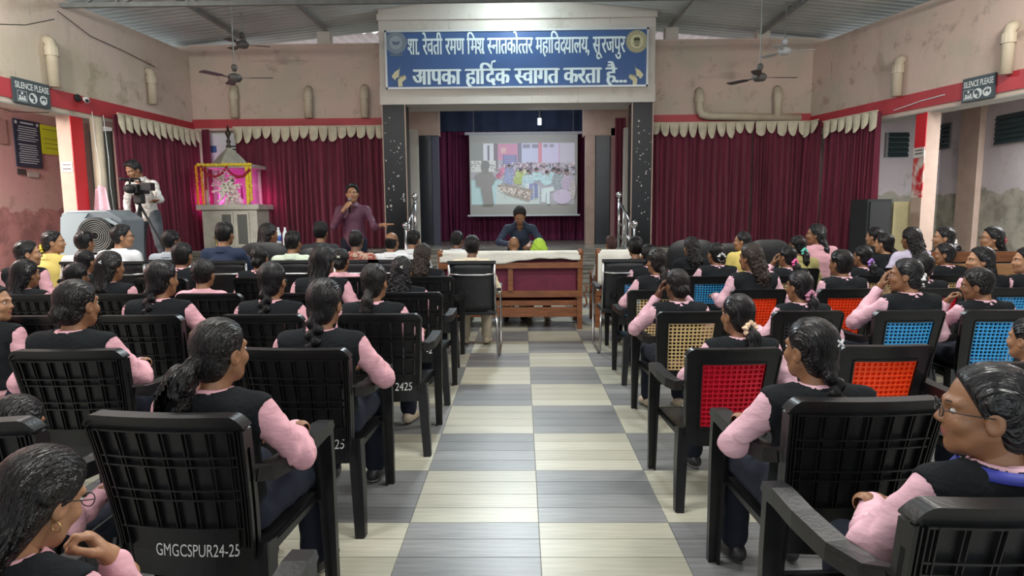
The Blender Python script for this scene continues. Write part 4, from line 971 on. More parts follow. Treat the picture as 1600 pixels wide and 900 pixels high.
def wood_sofa(xa, xb, y, lab, cushion=True):
    w_ = xb-xa; t = empty('wooden_sofa', ((xa+xb)/2, y, 0), 0, lab, 'sofa'); h = w_/2
    for s in (-1, 1):
        MB().strip([(s*(h-.03), -.04, 0), (s*(h-.03), -.02, .4), (s*(h-.03), -.08, .93)], .06, .06, (1, 0, 0)).obj('back_post', M_wood, t)
        MB().ball((s*(h-.03), -.085, .945), (.04, .04, .05)).obj('finial', M_wood, t, True)
        MB().strip([(s*(h-.03), .62, 0), (s*(h-.03), .62, .6)], .06, .06, (1, 0, 0)).obj('front_leg', M_wood, t); MB().strip([(s*(h-.03), -.05, .62), (s*(h-.03), .66, .63)], .07, .035, (1, 0, 0)).obj('armrest', M_wood, t)
        mb = MB(); mb.tube([(s*(h+.03), -.02, .56), (s*(h+.06), -.02, .52), (s*(h+.05), -.02, .46), (s*(h+.02), -.02, .44), (s*(h+.05), -.02, .38), (s*(h+.06), -.02, .3), (s*(h+.02), -.02, .27)], .012, 6); mb.obj('scroll_bracket', M_wood, t, True)
    MB().b2((-h, -.10, .76), (h, -.04, .83)).obj('back_rail', M_wood, t); MB().b2((-h, -.06, .40), (h, -.0, .48)).obj('back_rail', M_wood, t); MB().b2((-h, -.04, .15), (h, .0, .27)).obj('lower_rail', M_wood, t)
    for u in ((-.33, .33) if w_ > 2.2 else (0.0,)) if w_ > 1.2 else (): MB().b2((u*h*1-.03, -.08, .48), (u*h+.03, -.03, .76)).obj('back_stile', M_wood, t)
    bevel(MB().b2((-h+.06, -.035, .42), (h-.06, .06, .86)).obj('back_cushion', M_maroonfab, t), .02)
    bevel(MB().b2((-h+.06, .04, .36), (h-.06, .64, .46)).obj('seat_cushion', M_maroonfab, t), .03)
    MB().b2((-h, -.03, .29), (h, .66, .355)).obj('seat_base', M_wood, t)
    return t
def drape_cloth(xa, xb, y, zt, lab, drop=.09, seed=1):
    r = random.Random(seed); p1, p2, p3 = r.uniform(0, 6), r.uniform(0, 6), r.uniform(0, 6); L = xb-xa; mb = MB()
    def fn(u, v):
        x = (u-.5)*L; a = (v-.5)*2
        d_ = drop*(1+.28*math.sin(4.2*u*L/1.8+p1)+.18*math.sin(9*u*L/1.8+p2))
        if a < -.25: yy, z = -.05-.012*math.sin(14*u+p3), -d_*(-a-.25)/.75
        elif a > .25: yy, z = .11+.01*math.sin(12*u), -.12*(a-.25)/.75
        else: yy, z = -.05+.16*(a+.25)/.5, .018*math.cos(a*6)
        return (x, yy, z+.006*math.sin(23*u*L+p2)*abs(a))
    mb.grid(fn, 60, 16); o = mb.obj('towel_cloth', M_clothw, None, True, loc=((xa+xb)/2, y-.05, zt)); o.modifiers.new('t', 'SOLIDIFY').thickness = .008
    return tag(o, lab, 'cloth')
xa = at(688, 420, 7.75).x; xb = at(910, 420, 7.75).x
wood_sofa(xa-.02, xb, 7.8, 'long wooden sofa with maroon cushions at the aisle end')
drape_cloth(xa+.0, xb-.03, 7.78, .955, 'white towel cloth draped along the long wooden sofa back', .11, 1)
xa2 = at(932, 420, 7.75).x; xb2 = xa2+.78
wood_sofa(xa2, xb2, 7.9, 'short wooden sofa under a white towel right of the aisle')
drape_cloth(xa2+.02, xb2-.1, 7.88, .955, 'white towel draped over the short sofa right of the aisle', .30, 4)
c = at(1545, 405, 6.4)
t = empty('wooden_bench', (c.x, 6.42, .05), 0, 'brown wooden bench desk before the girl with the red scrunchie', 'bench')
MB().b2((-.55, -.02, .86), (.75, .02, .96)).obj('top_rail', M_wood, t); MB().b2((-.55, -.02, .60), (.75, .02, .84)).obj('back_panel', mat('light_varnished_wood', (.30, .15, .065), .4, .2, 5, stretch=(1, 6, 6)), t)
MB().b2((-.55, .02, .42), (.75, .4, .46)).obj('seat', M_wood, t)
for u in (-.5, .7): MB().b2((u-.03, -.02, -.05), (u+.03, .36, .42)).obj('leg', M_wood, t)

# ------------------------------------------------------------------ organic modelling: distance fields -> quads
A_ = lambda *p: np.array(p, np.float32)
def cone(P, a, b, ra, rb):
    a = A_(*a); b = A_(*b); ba = b-a; L2 = float(ba@ba)+1e-9
    t = np.clip(((P-a)@ba)/L2, 0, 1); q = P-a-t[..., None]*ba
    return np.sqrt((q*q).sum(-1))-(ra+(rb-ra)*t)
def ell(P, c, r):
    q = (P-A_(*c))/A_(*r); k = np.sqrt((q*q).sum(-1))+1e-6; g = q/A_(*r); k1 = np.sqrt((g*g).sum(-1))+1e-6
    return k*(k-1)/k1
def smin(a, b, k):
    h = np.clip(.5+.5*(b-a)/k, 0, 1); return b+(a-b)*h-k*h*(1-h)
def smax(a, b, k): return -smin(-a, -b, k)
_E = [(0, 1), (2, 3), (4, 5), (6, 7), (0, 2), (1, 3), (4, 6), (5, 7), (0, 4), (1, 5), (2, 6), (3, 7)]
_C = np.array([(i & 1, (i >> 1) & 1, (i >> 2) & 1) for i in range(8)], np.float32)
def nets(fn, lo, hi, h):
    lo = A_(*lo); hi = A_(*hi); n = np.ceil((hi-lo)/h).astype(int)+1
    ax = [lo[i]+h*np.arange(n[i], dtype=np.float32) for i in range(3)]
    P = np.stack(np.meshgrid(*ax, indexing='ij'), -1); F = fn(P).astype(np.float32)
    s = F < 0
    c = [F[i & 1:n[0]-1+(i & 1), (i >> 1) & 1:n[1]-1+((i >> 1) & 1), (i >> 2) & 1:n[2]-1+((i >> 2) & 1)] for i in range(8)]
    neg = sum((x < 0).astype(np.int8) for x in c); act = (neg > 0) & (neg < 8)
    idx = np.argwhere(act); vals = np.stack([x[act] for x in c], 1)
    acc = np.zeros((len(idx), 3), np.float32); cnt = np.zeros((len(idx), 1), np.float32)
    for a, b in _E:
        m = (vals[:, a] < 0) != (vals[:, b] < 0); va, vb = vals[m, a], vals[m, b]
        t = (va/(va-vb))[:, None]; acc[m] += _C[a]+t*(_C[b]-_C[a]); cnt[m] += 1
    V = lo+h*(idx+acc/cnt)
    ids = -np.ones(act.shape, np.int32); ids[act] = np.arange(len(idx))
    Q = []
    for d in range(3):
        e1, e2 = (d+1) % 3, (d+2) % 3
        sl0 = [slice(1, -1)]*3; sl0[d] = slice(0, n[d]-1); sl1 = list(sl0); sl1[d] = slice(1, n[d])
        A0, B0 = s[tuple(sl0)], s[tuple(sl1)]; ch = np.argwhere(A0 != B0)
        if not len(ch): continue
        o = np.ones(3, int); o[d] = 0; p = ch+o; fl = A0[A0 != B0]
        u1 = np.zeros(3, int); u1[e1] = 1; u2 = np.zeros(3, int); u2[e2] = 1
        g = lambda q: ids[q[:, 0], q[:, 1], q[:, 2]]
        q4 = np.stack([g(p-u1-u2), g(p-u2), g(p), g(p-u1)], 1); q4[~fl] = q4[~fl][:, ::-1]; Q.append(q4)
    Q = np.concatenate(Q); Q = Q[(Q >= 0).all(1)]
    return V, Q

# ---- head (origin at mid skull, facing +Y)
def f_head(P):
    ax = P.copy(); ax[..., 0] = np.abs(ax[..., 0])
    f = ell(P, (0, -.014, .032), (.073, .093, .086))
    f = smin(f, ell(P, (0, .018, -.035), (.057, .072, .082)), .03)
    f = smin(f, cone(P, (0, .045, -.085), (0, .06, -.098), .03, .022), .025)
    f = smin(f, cone(ax, (.048, .0, -.05), (.03, .04, -.085), .02, .018), .02)
    f = smin(f, ell(ax, (.036, .058, -.03), (.024, .022, .022)), .02)
    f = smin(f, cone(ax, (.012, .082, .022), (.045, .066, .024), .010, .009), .014)
    f = smax(f, -ell(ax, (.031, .092, .003), (.017, .016, .011)), .012)
    f = smin(f, cone(P, (0, .080, .008), (0, .099, -.026), .008, .0105), .014)
    f = smin(f, ell(ax, (.011, .092, -.030), (.008, .010, .007)), .006)
    f = smin(f, ell(P, (0, .080, -.056), (.021, .012, .0065)), .006); f = smin(f, ell(P, (0, .078, -.067), (.018, .012, .007)), .006)
    e = ell(ax, (.076, -.008, -.012), (.011, .022, .032)); e = smax(e, -ell(ax, (.088, -.002, -.010), (.010, .012, .020)), .006)
    f = smin(f, e, .008)
    return smin(f, cone(P, (0, -.022, -.06), (0, -.045, -.17), .046, .050), .03)
_hc = {}
def head_mesh(res):
    if res in _hc: return _hc[res]
    V, Q = nets(f_head, (-.11, -.13, -.20), (.11, .13, .14), res)
    c = V[Q].mean(1); mi = np.zeros(len(Q), np.int32); ax = np.abs(c[:, 0])
    mi[(((c[:, 0])/.021)**2+((c[:, 2]+.0615)/.012)**2 < 1) & (c[:, 1] > .07)] = 1
    e = MB()
    for s in (-1, 1):
        e.cur = 3; e.ball((s*.031, .0725, .003), (.012, .0092, .0062), 10, 6); e.cur = 4; e.ball((s*.031, .0756, .003), (.0062, .0072, .0058), 8, 6)
        e.cur = 2; e.strip([(s*.013, .0885, .020), (s*.024, .0870, .026), (s*.036, .0805, .027), (s*.048, .0690, .022)], .003, [.002, .0042, .004, .002], (0, .9, .3))
        e.f = [f for f in e.f]
    eq = [f if len(f) == 4 else f for f in e.f]
    V2 = np.array(e.v, np.float32); Q2 = np.array(eq, np.int32)+len(V)
    _hc[res] = (np.concatenate([V, V2]), np.concatenate([Q, Q2]), np.concatenate([mi, np.array(e.m, np.int32)]))
    return _hc[res]
# ---- hand (wrist at origin, fingers +Y, back of the hand +Z, thumb on -X: a right hand, palm down)
_hand = {}
def hand_mesh(kind, res):
    if (kind, res) in _hand: return _hand[kind, res]
    curl, spread = {'relax': (.45, 1.0), 'fist': (1.35, .9), 'open': (.12, 1.5)}[kind]
    segs = []
    for i, (x, L) in enumerate(((-.030, .068), (-.010, .076), (.011, .071), (.030, .056))):
        p = np.array([x, .085-.004*abs(i-1), 0]); sp = (i-1.5)*.09*spread; a = curl*.6
        for k, fr in enumerate((.45, .31, .24)):
            d = np.array([math.sin(sp)*math.cos(a), math.cos(sp)*math.cos(a), -math.sin(a)]); q = p+d*L*fr
            segs.append((p, q, .0092-.001*k, .0086-.001*k)); p = q; a += curl*.75
    p = np.array([-.03, .03, -.006]); a = .85 if kind != 'fist' else .5
    for k, L in enumerate((.036, .03, .024)):
        d = np.array([-math.sin(a), math.cos(a)*.9, -.25-.25*curl]); q = p+d/np.linalg.norm(d)*L; segs.append((p, q, .0125-.0015*k, .011-.0015*k)); p = q; a -= .3+.3*curl
    def f(P):
        r = ell(P, (0, .05, -.002), (.044, .052, .017)); r = smin(r, ell(P, (-.022, .03, -.008), (.02, .032, .015)), .012)
        r = smin(r, cone(P, (0, -.05, 0), (0, .012, 0), .029, .026), .02)
        for s in segs: r = smin(r, cone(P, *s), .004)
        return r
    _hand[kind, res] = nets(f, (-.11, -.075, -.12), (.085, .185, .035), res); return _hand[kind, res]
def frame(dirv, upv):
    y = np.array(dirv, float); y /= np.linalg.norm(y); z = np.array(upv, float); z -= y*(z@y); z /= np.linalg.norm(z); return np.stack([np.cross(y, z), y, z], 1)

# ---- hair styles in head space
def tailpath(P, pts, rs, k=.012, wav=0.0):
    f = None
    for i in range(len(pts)-1):
        c = cone(P, pts[i], pts[i+1], rs[i], rs[i+1]); f = c if f is None else smin(f, c, k)
    return f
def f_hair(style):
    def cap(P, vol=.010, hl=0.0, nape=True, side=0.0):
        q = P.copy()
        th = np.arctan2(P[..., 0], P[..., 2]-.02); gro =   .0008*np.sin(th*30+8*np.sin(9*P[..., 1]))
        f = ell(P, (0, -.016, .034), (.074+vol, .095+vol, .087+vol))
        if nape: f = smin(f, ell(P, (0, -.058, -.042), (.062+vol*.4, .048+vol*.5, .062)), .03)
        f = f+gro
        f = f+.004*np.exp(-(P[..., 0]/.006)**2)*(P[..., 1] > -.03)*(P[..., 2] > .06)
        cut = (P[..., 1]-(.046+hl))-.55*(P[..., 2]-.05)-side
        cut = np.where(P[..., 2] < -.01, np.maximum(cut, (P[..., 1]+.012)*.9), cut)
        return smax(f, cut, .012)
    D = dict
    def g(P):
        if style == 'pony':
            f = cap(P); f = smin(f, ell(P, (0, -.115, -.015), (.026, .024, .024)), .012)
            return smin(f, tailpath(P, [(0, -.12, -.015), (.006, -.150, -.06), (.0, -.158, -.14), (-.008, -.162, -.23), (0, -.165, -.31)], [.022, .036, .036, .028, .010])+.003*np.sin(P[..., 0]*260+P[..., 2]*30), .012)
        if style == 'bigpony':
            f = cap(P); f = smin(f, ell(P, (0, -.112, -.02), (.026, .024, .024)), .012)
            t = tailpath(P, [(0, -.12, -.02), (-.025, -.155, -.07), (-.05, -.168, -.15), (-.06, -.172, -.24), (-.062, -.175, -.33)], [.024, .046, .058, .060, .034])
            return smin(f, t+.006*np.sin(P[..., 0]*130+5*np.sin(P[..., 2]*24))+.004*np.sin(P[..., 0]*280+P[..., 2]*60), .012)
        if style == 'lowpony':
            f = cap(P); f = smin(f, ell(P, (0, -.105, -.062), (.026, .022, .022)), .014)
            return smin(f, tailpath(P, [(0, -.11, -.065), (.004, -.135, -.11), (-.004, -.150, -.18), (0, -.155, -.25)], [.022, .040, .038, .012])+.003*np.sin(P[..., 0]*260+P[..., 2]*30), .012)
        if style in ('braid', 'longbraid'):
            f = cap(P); f = smin(f, ell(P, (0, -.10, -.06), (.032, .022, .03)), .02)
            n = 9 if style == 'braid' else 13
            for i in range(n):
                t = i/(n-1); z = -.085-.028*i; y = -.112-.055*min(1, i/6); r = 1.12-.45*t
                f = smin(f, ell(P, ((.016 if i % 2 else -.016)*r, y, z), (.026*r, .022*r, .027*r)), .009)
            return smin(f, cone(P, (0, y, z-.015), (0, y, z-.07), .014, .006), .006)
        if style == 'bun':
            f = cap(P); b = ell(P, (0, -.112, -.035), (.045, .034, .042))+.004*np.sin(P[..., 0]*120+P[..., 2]*90)
            return smin(f, b, .012)
        if style in ('loose', 'long'):
            f = cap(P, .014); L = .17 if style == 'loose' else .30
            s = tailpath(P*A_(.55, 1, 1), [(0, -.06, .0), (0, -.085, -.09), (0, -.125, -.18), (0, -.145, -L)], [.05, .044, .04, .028])
            s = s+.004*np.sin(P[..., 0]*170+2*np.sin(P[..., 2]*40))
            return smin(f, s, .03)
        if style == 'curlylong':
            f = cap(P, .014); s = tailpath(P*A_(.62, 1, 1), [(0, -.07, .0), (0, -.10, -.08), (0, -.14, -.17), (0, -.155, -.28)], [.05, .055, .05, .03])
            s = s+.009*np.sin(P[..., 0]*110+3*np.sin(P[..., 2]*70))*np.sin(P[..., 2]*95+P[..., 0]*40)
            return smin(f, s, .03)
        if style in ('short', 'crop', 'curly', 'bob'):
            v = {'short': .015, 'crop': .004, 'curly': .017, 'bob': .016}[style]
            f = cap(P, v, 0, nape=False)
            if style == 'bob': f = smin(f, ell(P, (0, -.045, -.03), (.082, .062, .075)), .03)
            else: f = smin(f, ell(P, (0, -.05, -.02), (.066+v*.4, .05+v*.4, .065)), .03); f = smax(f, -.075+.0*P[..., 2]-P[..., 2]*1.0, .01)
            if style == 'short': f = f-.012*np.exp(-((P[..., 2]-.12)/.03)**2)*(P[..., 1] > -.06)+.002*np.sin(P[..., 0]*150+P[..., 1]*60)
            if style == 'curly': f = f+.005*np.sin(P[..., 0]*150)*np.sin(P[..., 1]*140+1)*np.sin(P[..., 2]*150)
            ax = np.abs(P[..., 0]); ear = ell(np.stack([ax, P[..., 1], P[..., 2]], -1), (.085, -.004, -.016), (.03, .026, .034))
            return smax(f, -ear, .006)
        if style == 'bald':
            f = cap(P, .006, 0, nape=False); f = smin(f, ell(P, (0, -.05, -.03), (.072, .052, .072)), .03)
            f = smax(f, P[..., 2]-.055+.3*np.abs(P[..., 0]), .01); return smax(f, -.095-P[..., 2], .01)
        if style == 'scarf':
            f = ell(P, (0, -.016, .03), (.092, .112, .104)); f = smin(f, tailpath(P*A_(.5, 1, 1), [(0, -.04, -.02), (0, -.06, -.12), (0, -.07, -.2)], [.06, .06, .075]), .04)
            f = f+.003*np.sin(P[..., 0]*70+P[..., 2]*90+4*np.sin(P[..., 1]*20)); return smax(f, P[..., 1]-.06-.3*(P[..., 2]-.05), .01)
    return g
_hr = {}
TIE = {'pony': (0, -.122, -.015), 'lowpony': (0, -.114, -.066), 'braid': (0, -.115, -.075), 'longbraid': (0, -.115, -.075), 'bun': (0, -.115, -.03), 'loose': (0, -.115, -.03), 'long': (0, -.115, -.0), 'curlylong': (0, -.12, -.02)}
def hair_mesh(style, res, m):
    k = (style, res, m.name)
    if k not in _hr:
        if (style, res) not in _hr:
            lo = -.5 if style == 'longbraid' else (-.44 if style == 'braid' else (-.34 if style not in ('short', 'crop', 'curly', 'bald', 'bob') else -.13))
            _hr[style, res] = nets(f_hair(style), (-.125, -.21, lo), (.125, .12, .16), res)
        V, Q = _hr[style, res]; _hr[k] = np_mesh('hair', V, Q, [m])
    return _hr[k]
_tie = {}
def tie_mesh(m, flower=False):
    if m.name in _tie: return _tie[m.name]
    def f(P):
        r = np.sqrt(P[..., 0]**2+P[..., 2]**2); th = np.arctan2(P[..., 2], P[..., 0])
        return np.sqrt((r-.030-.004*np.sin(5*th))**2+P[..., 1]**2)-(.014+.005*np.sin(th*9)+.003*np.sin(P[..., 1]*300+th*4))
    V, Q = nets(f, (-.06, -.03, -.06), (.06, .03, .06), .006); _tie[m.name] = np_mesh('hair_tie', V, Q, [m]); return _tie[m.name]

# ---- bodies
def seated(armL='lap', armR='lap', lean=0.0, up=0.0):
    J = dict(pel=(0, -.02, .50), ch=(0, -.05+.5*lean, .735+.7*up), nk=(0, -.035+lean, .885+up), piv=(0, -.025+lean, .92+up), hips=[(-.085, .0, .475), (.085, .0, .475)], knees=[(-.12, .40, .47), (.12, .40, .47)],
             ankles=[(-.12, .41, .08), (.12, .41, .08)], toes=[(-.14, .53, .03), (.14, .53, .03)], sh=[], el=[], wr=[], hd=[], seat=True)
    for s, a in ((-1, armL), (1, armR)):
        J['sh'].append((s*.152, -.04+lean, .842+up))
        if a == 'lap': e, w_, d, u, k = (s*.225, -.03+lean, .63+.4*up), (s*.11, .17, .565), (-s*.3, .9, -.25), (0, .2, 1), 'relax'
        elif a == 'arms': e, w_, d, u, k = (s*.255, -.04+lean, .665), (s*.242, .185, .690), (-s*.15, 1, -.1), (0, 0.1, 1), 'relax'
        elif a == 'out': e, w_, d, u, k = (s*.272, .02+lean, .675), (s*.16, .20, .70), (-s*.8, .5, -.2), (0, .1, 1), 'relax'
        elif a == 'chin': e, w_, d, u, k = (s*.255, .13+lean, .675), (s*.13, .175+lean, .865), (-s*.55, -.2, .85), (s*.5, .8, .3), 'fist'
        elif a == 'chin2': e, w_, d, u, k = (s*.17, .14+lean, .64), (s*.075, .17+lean, .79), (-s*.55, -.2, .85), (s*.5, .8, .3), 'fist'
        elif a == 'face': e, w_, d, u, k = (s*.285, .12+lean, .69), (s*.12, .12+lean, .93), (-s*.25, -.15, 1), (s*.9, .4, 0.1), 'relax'
        J['el'].append(e); J['wr'].append(w_); J['hd'].append((d, u, k))
    return J
_ps = {}
def build_body(key, J, res, hres, wid=1.0, hem=None, vest=True, fat=0.0):
    if (key, res) in _ps: return _ps[key, res]
    pel, ch, nk = [np.array(J[k], float) for k in ('pel', 'ch', 'nk')]; SQ = A_(1, 1.35, 1)
    mid = (pel+ch)/2
    def torso(P):
        Pq = P*SQ; q = lambda v: tuple(np.array(v)*np.array([1, 1.35, 1]))
        f = cone(Pq, q(pel), q(mid), (.145+fat)*wid, (.125+fat)*wid); f = smin(f, cone(Pq, q(mid), q(ch), (.125+fat)*wid, (.143+fat*.6)*wid), .05)
        f = smin(f, cone(Pq, q(J['sh'][0]), q(J['sh'][1]), .054, .054), .06)
        for s in (0, 1): f = smin(f, cone(P, tuple(nk+np.array([0, -.012, -.01])), tuple(np.array(J['sh'][s])*.98), .05, .045), .04)
        return f/1.12
    hemz = (pel[2]-.045) if hem is None else hem
    def wr(P, a=.0034): return a*(np.sin(52*P[..., 2]+24*P[..., 0]+3*np.sin(21*P[..., 1]))*np.sin(17*P[..., 2]-30*P[..., 0]+20*P[..., 1]))
    def sleeves(P):
        f = None
        for s in (0, 1):
            e_ = A_(*J['el'][s]); de = np.sqrt(((P-e_)**2).sum(-1)); a = smin(cone(P, J['sh'][s], J['el'][s], .051*wid, .047), cone(P, J['el'][s], tuple(np.array(J['wr'][s])*.92+np.array(J['el'][s])*.08), .047, .036), .02)+.0055*np.sin(de*105+5*np.sin(P[..., 1]*26+P[..., 0]*11))*np.exp(-((de-.05)/.075)**2)
            f = a if f is None else np.minimum(f, a)
        return f
    neckcut = lambda P, r: cone(P, tuple(nk+np.array([0, .0, -.015])), tuple(nk+np.array([0, .03, .2])), r, r)
    def f_shirt(P):
        f = smin(torso(P), sleeves(P)+wr(P), .03); f = smax(f, -neckcut(P, .052), .008); return smax(f, hemz-P[..., 2], .01)
    def f_vest(P):
        f = torso(P)-.011+wr(P, .0012)
        for s in (0, 1):
            sh = np.array(J['sh'][s]); sg = -1 if s == 0 else 1
            f = smax(f, -cone(P, tuple(sh+np.array([sg*.060, 0, -.012])), tuple(np.array(J['el'][s])+np.array([sg*.02, 0, 0])), .056, .062), .006)
        f = smax(f, -neckcut(P, .074), .006); return smax(f, pel[2]-.0-P[..., 2], .01)
    def f_trou(P):
        Pq = P*SQ; f = cone(Pq, tuple(np.array(pel)*np.array([1, 1.35, 1])+np.array([-.05, 0, -.03])), tuple(np.array(pel)*np.array([1, 1.35, 1])+np.array([.05, 0, -.03])), .105, .105)/1.1
        for s in (0, 1):
            l = smin(cone(P, J['hips'][s], J['knees'][s], .088*wid, .066), cone(P, J['knees'][s], tuple(np.array(J['ankles'][s])+np.array([0, 0, .02])), .066, .056), .03); f = smin(f, l+wr(P, .003), .03)
        f = smax(f, P[..., 2]-(pel[2]+.06), .01)
        if J.get('seat'): f = smax(f, .424-P[..., 2]-1e3*(P[..., 1] > .22), .01)
        return f
    def f_core(P):
        f = cone(P, tuple(pel), tuple(ch), .09, .09); f = smin(f, cone(P, tuple(ch), tuple(nk), .09, .05), .03)
        f = smin(f, cone(P, tuple(nk+np.array([0, 0, -.05])), tuple(np.array(J['piv'])+np.array([0, .005, .03])), .050, .046), .02)
        for s in (0, 1):
            f = smin(f, cone(P, J['sh'][s], J['el'][s], .042, .036), .03); f = smin(f, cone(P, J['el'][s], J['wr'][s], .036, .026), .02)
            f = smin(f, cone(P, J['hips'][s], J['knees'][s], .066, .05), .03); f = smin(f, cone(P, J['knees'][s], J['ankles'][s], .05, .036), .02)
            f = smin(f, cone(P, tuple(np.array(J['ankles'][s])+np.array([0, -.02, -.035])), J['toes'][s], .036, .026), .02)
        return f
    allp = np.array(J['sh']+J['el']+J['wr']+J['hips']+J['knees']+J['ankles']+J['toes']+[J['pel'], J['ch'], J['nk']])
    lo = allp.min(0)-.13; hi = allp.max(0)+.13; lo[2] = max(lo[2], -.02)
    up = np.array(J['sh']+J['el']+J['wr']+[J['pel'], J['ch'], J['nk']]); ulo, uhi = up.min(0)-.19, up.max(0)+.13; ulo[2] = hemz-.06
    D = {}
    V, Q = nets(f_shirt, ulo, uhi, res)
    # collar band
    n = 20; ring = []
    for r_, z in ((.092, -.020), (.084, .008), (.066, .034), (.059, .034), (.056, -.02)):
        ring += [(r_*math.cos(2*PI*k/n), nk[1]+.004+r_*.98*math.sin(2*PI*k/n), nk[2]+z-(.012 if math.sin(2*PI*k/n) > .3 else 0)) for k in range(n)]
    cq = [(i*n+k, i*n+(k+1) % n, (i+1)*n+(k+1) % n, (i+1)*n+k) for i in range(4) for k in range(n)]
    D['shirt'] = (np.concatenate([V, np.array(ring, np.float32)]), np.concatenate([Q, np.array(cq, np.int32)+len(V)]))
    if vest: D['vest'] = nets(f_vest, (-.26, ulo[1], pel[2]-.05), (.26, max(ch[1], pel[1])+.2, uhi[2]), res)
    lg = np.array(J['hips']+J['knees']+J['ankles']+[J['pel']]); llo, lhi = lg.min(0)-.15, lg.max(0)+.15; llo[2] = max(llo[2], .0)
    D['trousers'] = nets(f_trou, llo, lhi, res*1.25)
    V, Q = nets(f_core, lo, hi, res*1.15); parts = [(V, Q)]
    for s in (0, 1):
        d, u, k = J['hd'][s]; hv, hq = hand_mesh(k, hres); hv = hv.copy()
        if s == 0: hv[:, 0] *= -1; hq = hq[:, ::-1]
        parts.append(((hv@frame(d, u).T.astype(np.float32))+A_(*J['wr'][s]), hq))
    D['core'] = parts; D['meshes'] = {}; D['J'] = J
    _ps[key, res] = D; return D
def euler_np(rx, ry, rz): return np.array(Euler((rx, ry, rz), 'XYZ').to_matrix())
_sh = {}
def shoe_mesh(m, sole):
    k = (m.name, sole.name)
    if k not in _sh:
        f = lambda P: smax(smin(ell(P, (0, -.02, .045), (.040, .06, .045)), ell(P, (0, .07, .028), (.044, .09, .034)), .03), .008-P[..., 2], .006)
        V, Q = nets(f, (-.06, -.11, -.01), (.06, .18, .11), .012); c = V[Q].mean(1)
        _sh[k] = np_mesh('shoe', V, Q, [m, sole], (c[:, 2] < .022).astype(np.int32))
    return _sh[k]
M_shoe = mat('black_shoe', (.015, .015, .017), .5); M_sole = mat('white_sole', (.6, .6, .58), .7); M_sand = mat('beige_sandal', (.40, .33, .24), .7); M_soled = mat('brown_sole', (.10, .07, .05), .7)
_bm = {}
def figure(root, D, key, skin, hairstyle, hairm, outfit, yaw=0, pitch=0, roll=0, near=False, tie=None, glasses=False, hs=1.0, bare=False, shoes=(M_shoe, M_sole), specs=None):
    J = D['J']; piv = np.array(J['piv']); Rm = euler_np(R_(pitch), R_(roll), R_(yaw)); hc = piv+Rm@np.array([0, .035, .108])
    hres = .005 if near else .0085
    hk = (key, skin.name, round(yaw), round(pitch), round(roll), hres, hs)
    if hk not in _bm:
        hv, hq, hm = head_mesh(hres); hv = (hv*hs)@Rm.T.astype(np.float32)+hc.astype(np.float32)
        Vs, Qs, Ms, n = [hv], [hq], [hm], len(hv)
        for v, q in D['core']: Vs.append(v); Qs.append(q+n); Ms.append(np.zeros(len(q), np.int32)); n += len(v)
        _bm[hk] = np_mesh('body', np.concatenate(Vs), np.concatenate(Qs), [skin, M_lip, M_brow, M_eye, M_pupil], np.concatenate(Ms))
    put('body', _bm[hk], root)
    for part in ('shirt', 'vest', 'trousers'):
        if part in D and outfit.get(part):
            mk = (part, outfit[part].name)
            if mk not in D['meshes']: D['meshes'][mk] = np_mesh(part, *D[part], [outfit[part]])
            put(part, D['meshes'][mk], root)
    E = Euler((R_(pitch), R_(roll), R_(yaw)), 'XYZ')
    if hairstyle:
        o = put('head_scarf' if hairstyle == 'scarf' else 'hair', hair_mesh(hairstyle, .006 if near else .0095, hairm), root, Vector(hc), E); o.scale = (hs,)*3
        if tie is not None:
            tp = Rm@(np.array(TIE.get(hairstyle, (0, -.12, -.03)))*hs)+hc
            if 'clip' in tie.name:
                if 'clip' not in _tie:
                    mb = MB()
                    for a_ in (-35, 35): mb.box((0, 0, 0), (.036, .006, .007), M=Matrix.Rotation(R_(a_), 3, 'Y'))
                    mb.ball((0, -.003, 0), (.007, .005, .007), 8, 6); _tie['clip'] = mb
                if 'M'+tie.name not in _tie: _tie['M'+tie.name] = _tie['clip'].mesh('hair_clip', tie)
                cp = Rm@(np.array((.02, -.118, .045))*hs)+hc
                t = put('hair_clip', _tie['M'+tie.name], root, Vector(cp), E)
            else: t = put('hair_tie', tie_mesh(tie), root, Vector(tp), E)
            t['label'] = tie.name.replace('_', ' ')
    if glasses:
        mb = MB(); gm = M_black
        for s in (-1, 1):
            c = (s*.033, .102, .002); mb.tube([(c[0]+.024*math.cos(2*PI*k/16), c[1]-.004*abs(math.cos(2*PI*k/16)), c[2]+.017*math.sin(2*PI*k/16)) for k in range(17)], .0016, 5, False)
            mb.tube([(s*.056, .098, .006), (s*.080, .05, .006), (s*.082, -.005, .004)], .0016, 5)
        mb.tube([(-.009, .103, .004), (.009, .103, .004)], .0016, 5); o = mb.obj('spectacles', gm, root, True, loc=Vector(hc)); o.rotation_euler = E; o.scale = (hs,)*3
    for s in (0, 1):
        a = np.array(J['ankles'][s]); tdir = np.array(J['toes'][s])-a; rz = math.atan2(-tdir[0], tdir[1])
        if not bare:
            o = put('shoe', shoe_mesh(*shoes), root, (a[0], a[1], a[2]-.078), (0, 0, rz))
    return hc
FLOWER = {k: mat(k, c, .8, .15, 60) for k, c in {'peach_flower_scrunchie': (.70, .50, .34), 'pink_scrunchie': (.72, .12, .32), 'mauve_scrunchie': (.42, .17, .26), 'purple_scrunchie': (.36, .18, .55), 'white_scrunchie': (.66, .66, .66), 'teal_hair_band': (.12, .50, .42),
          'red_scrunchie': (.55, .03, .07), 'yellow_hair_band': (.70, .55, .05), 'pale_hair_clip': (.62, .64, .55), 'pink_hair_clip': (.72, .16, .36), 'silver_hair_clip': (.6, .6, .62), 'grey_white_scrunchie': (.5, .5, .52)}.items()}
UNI = dict(shirt=M_pink, vest=M_vest, trousers=M_trou); UNI2 = dict(shirt=M_pink2, vest=M_vest, trousers=M_trou)
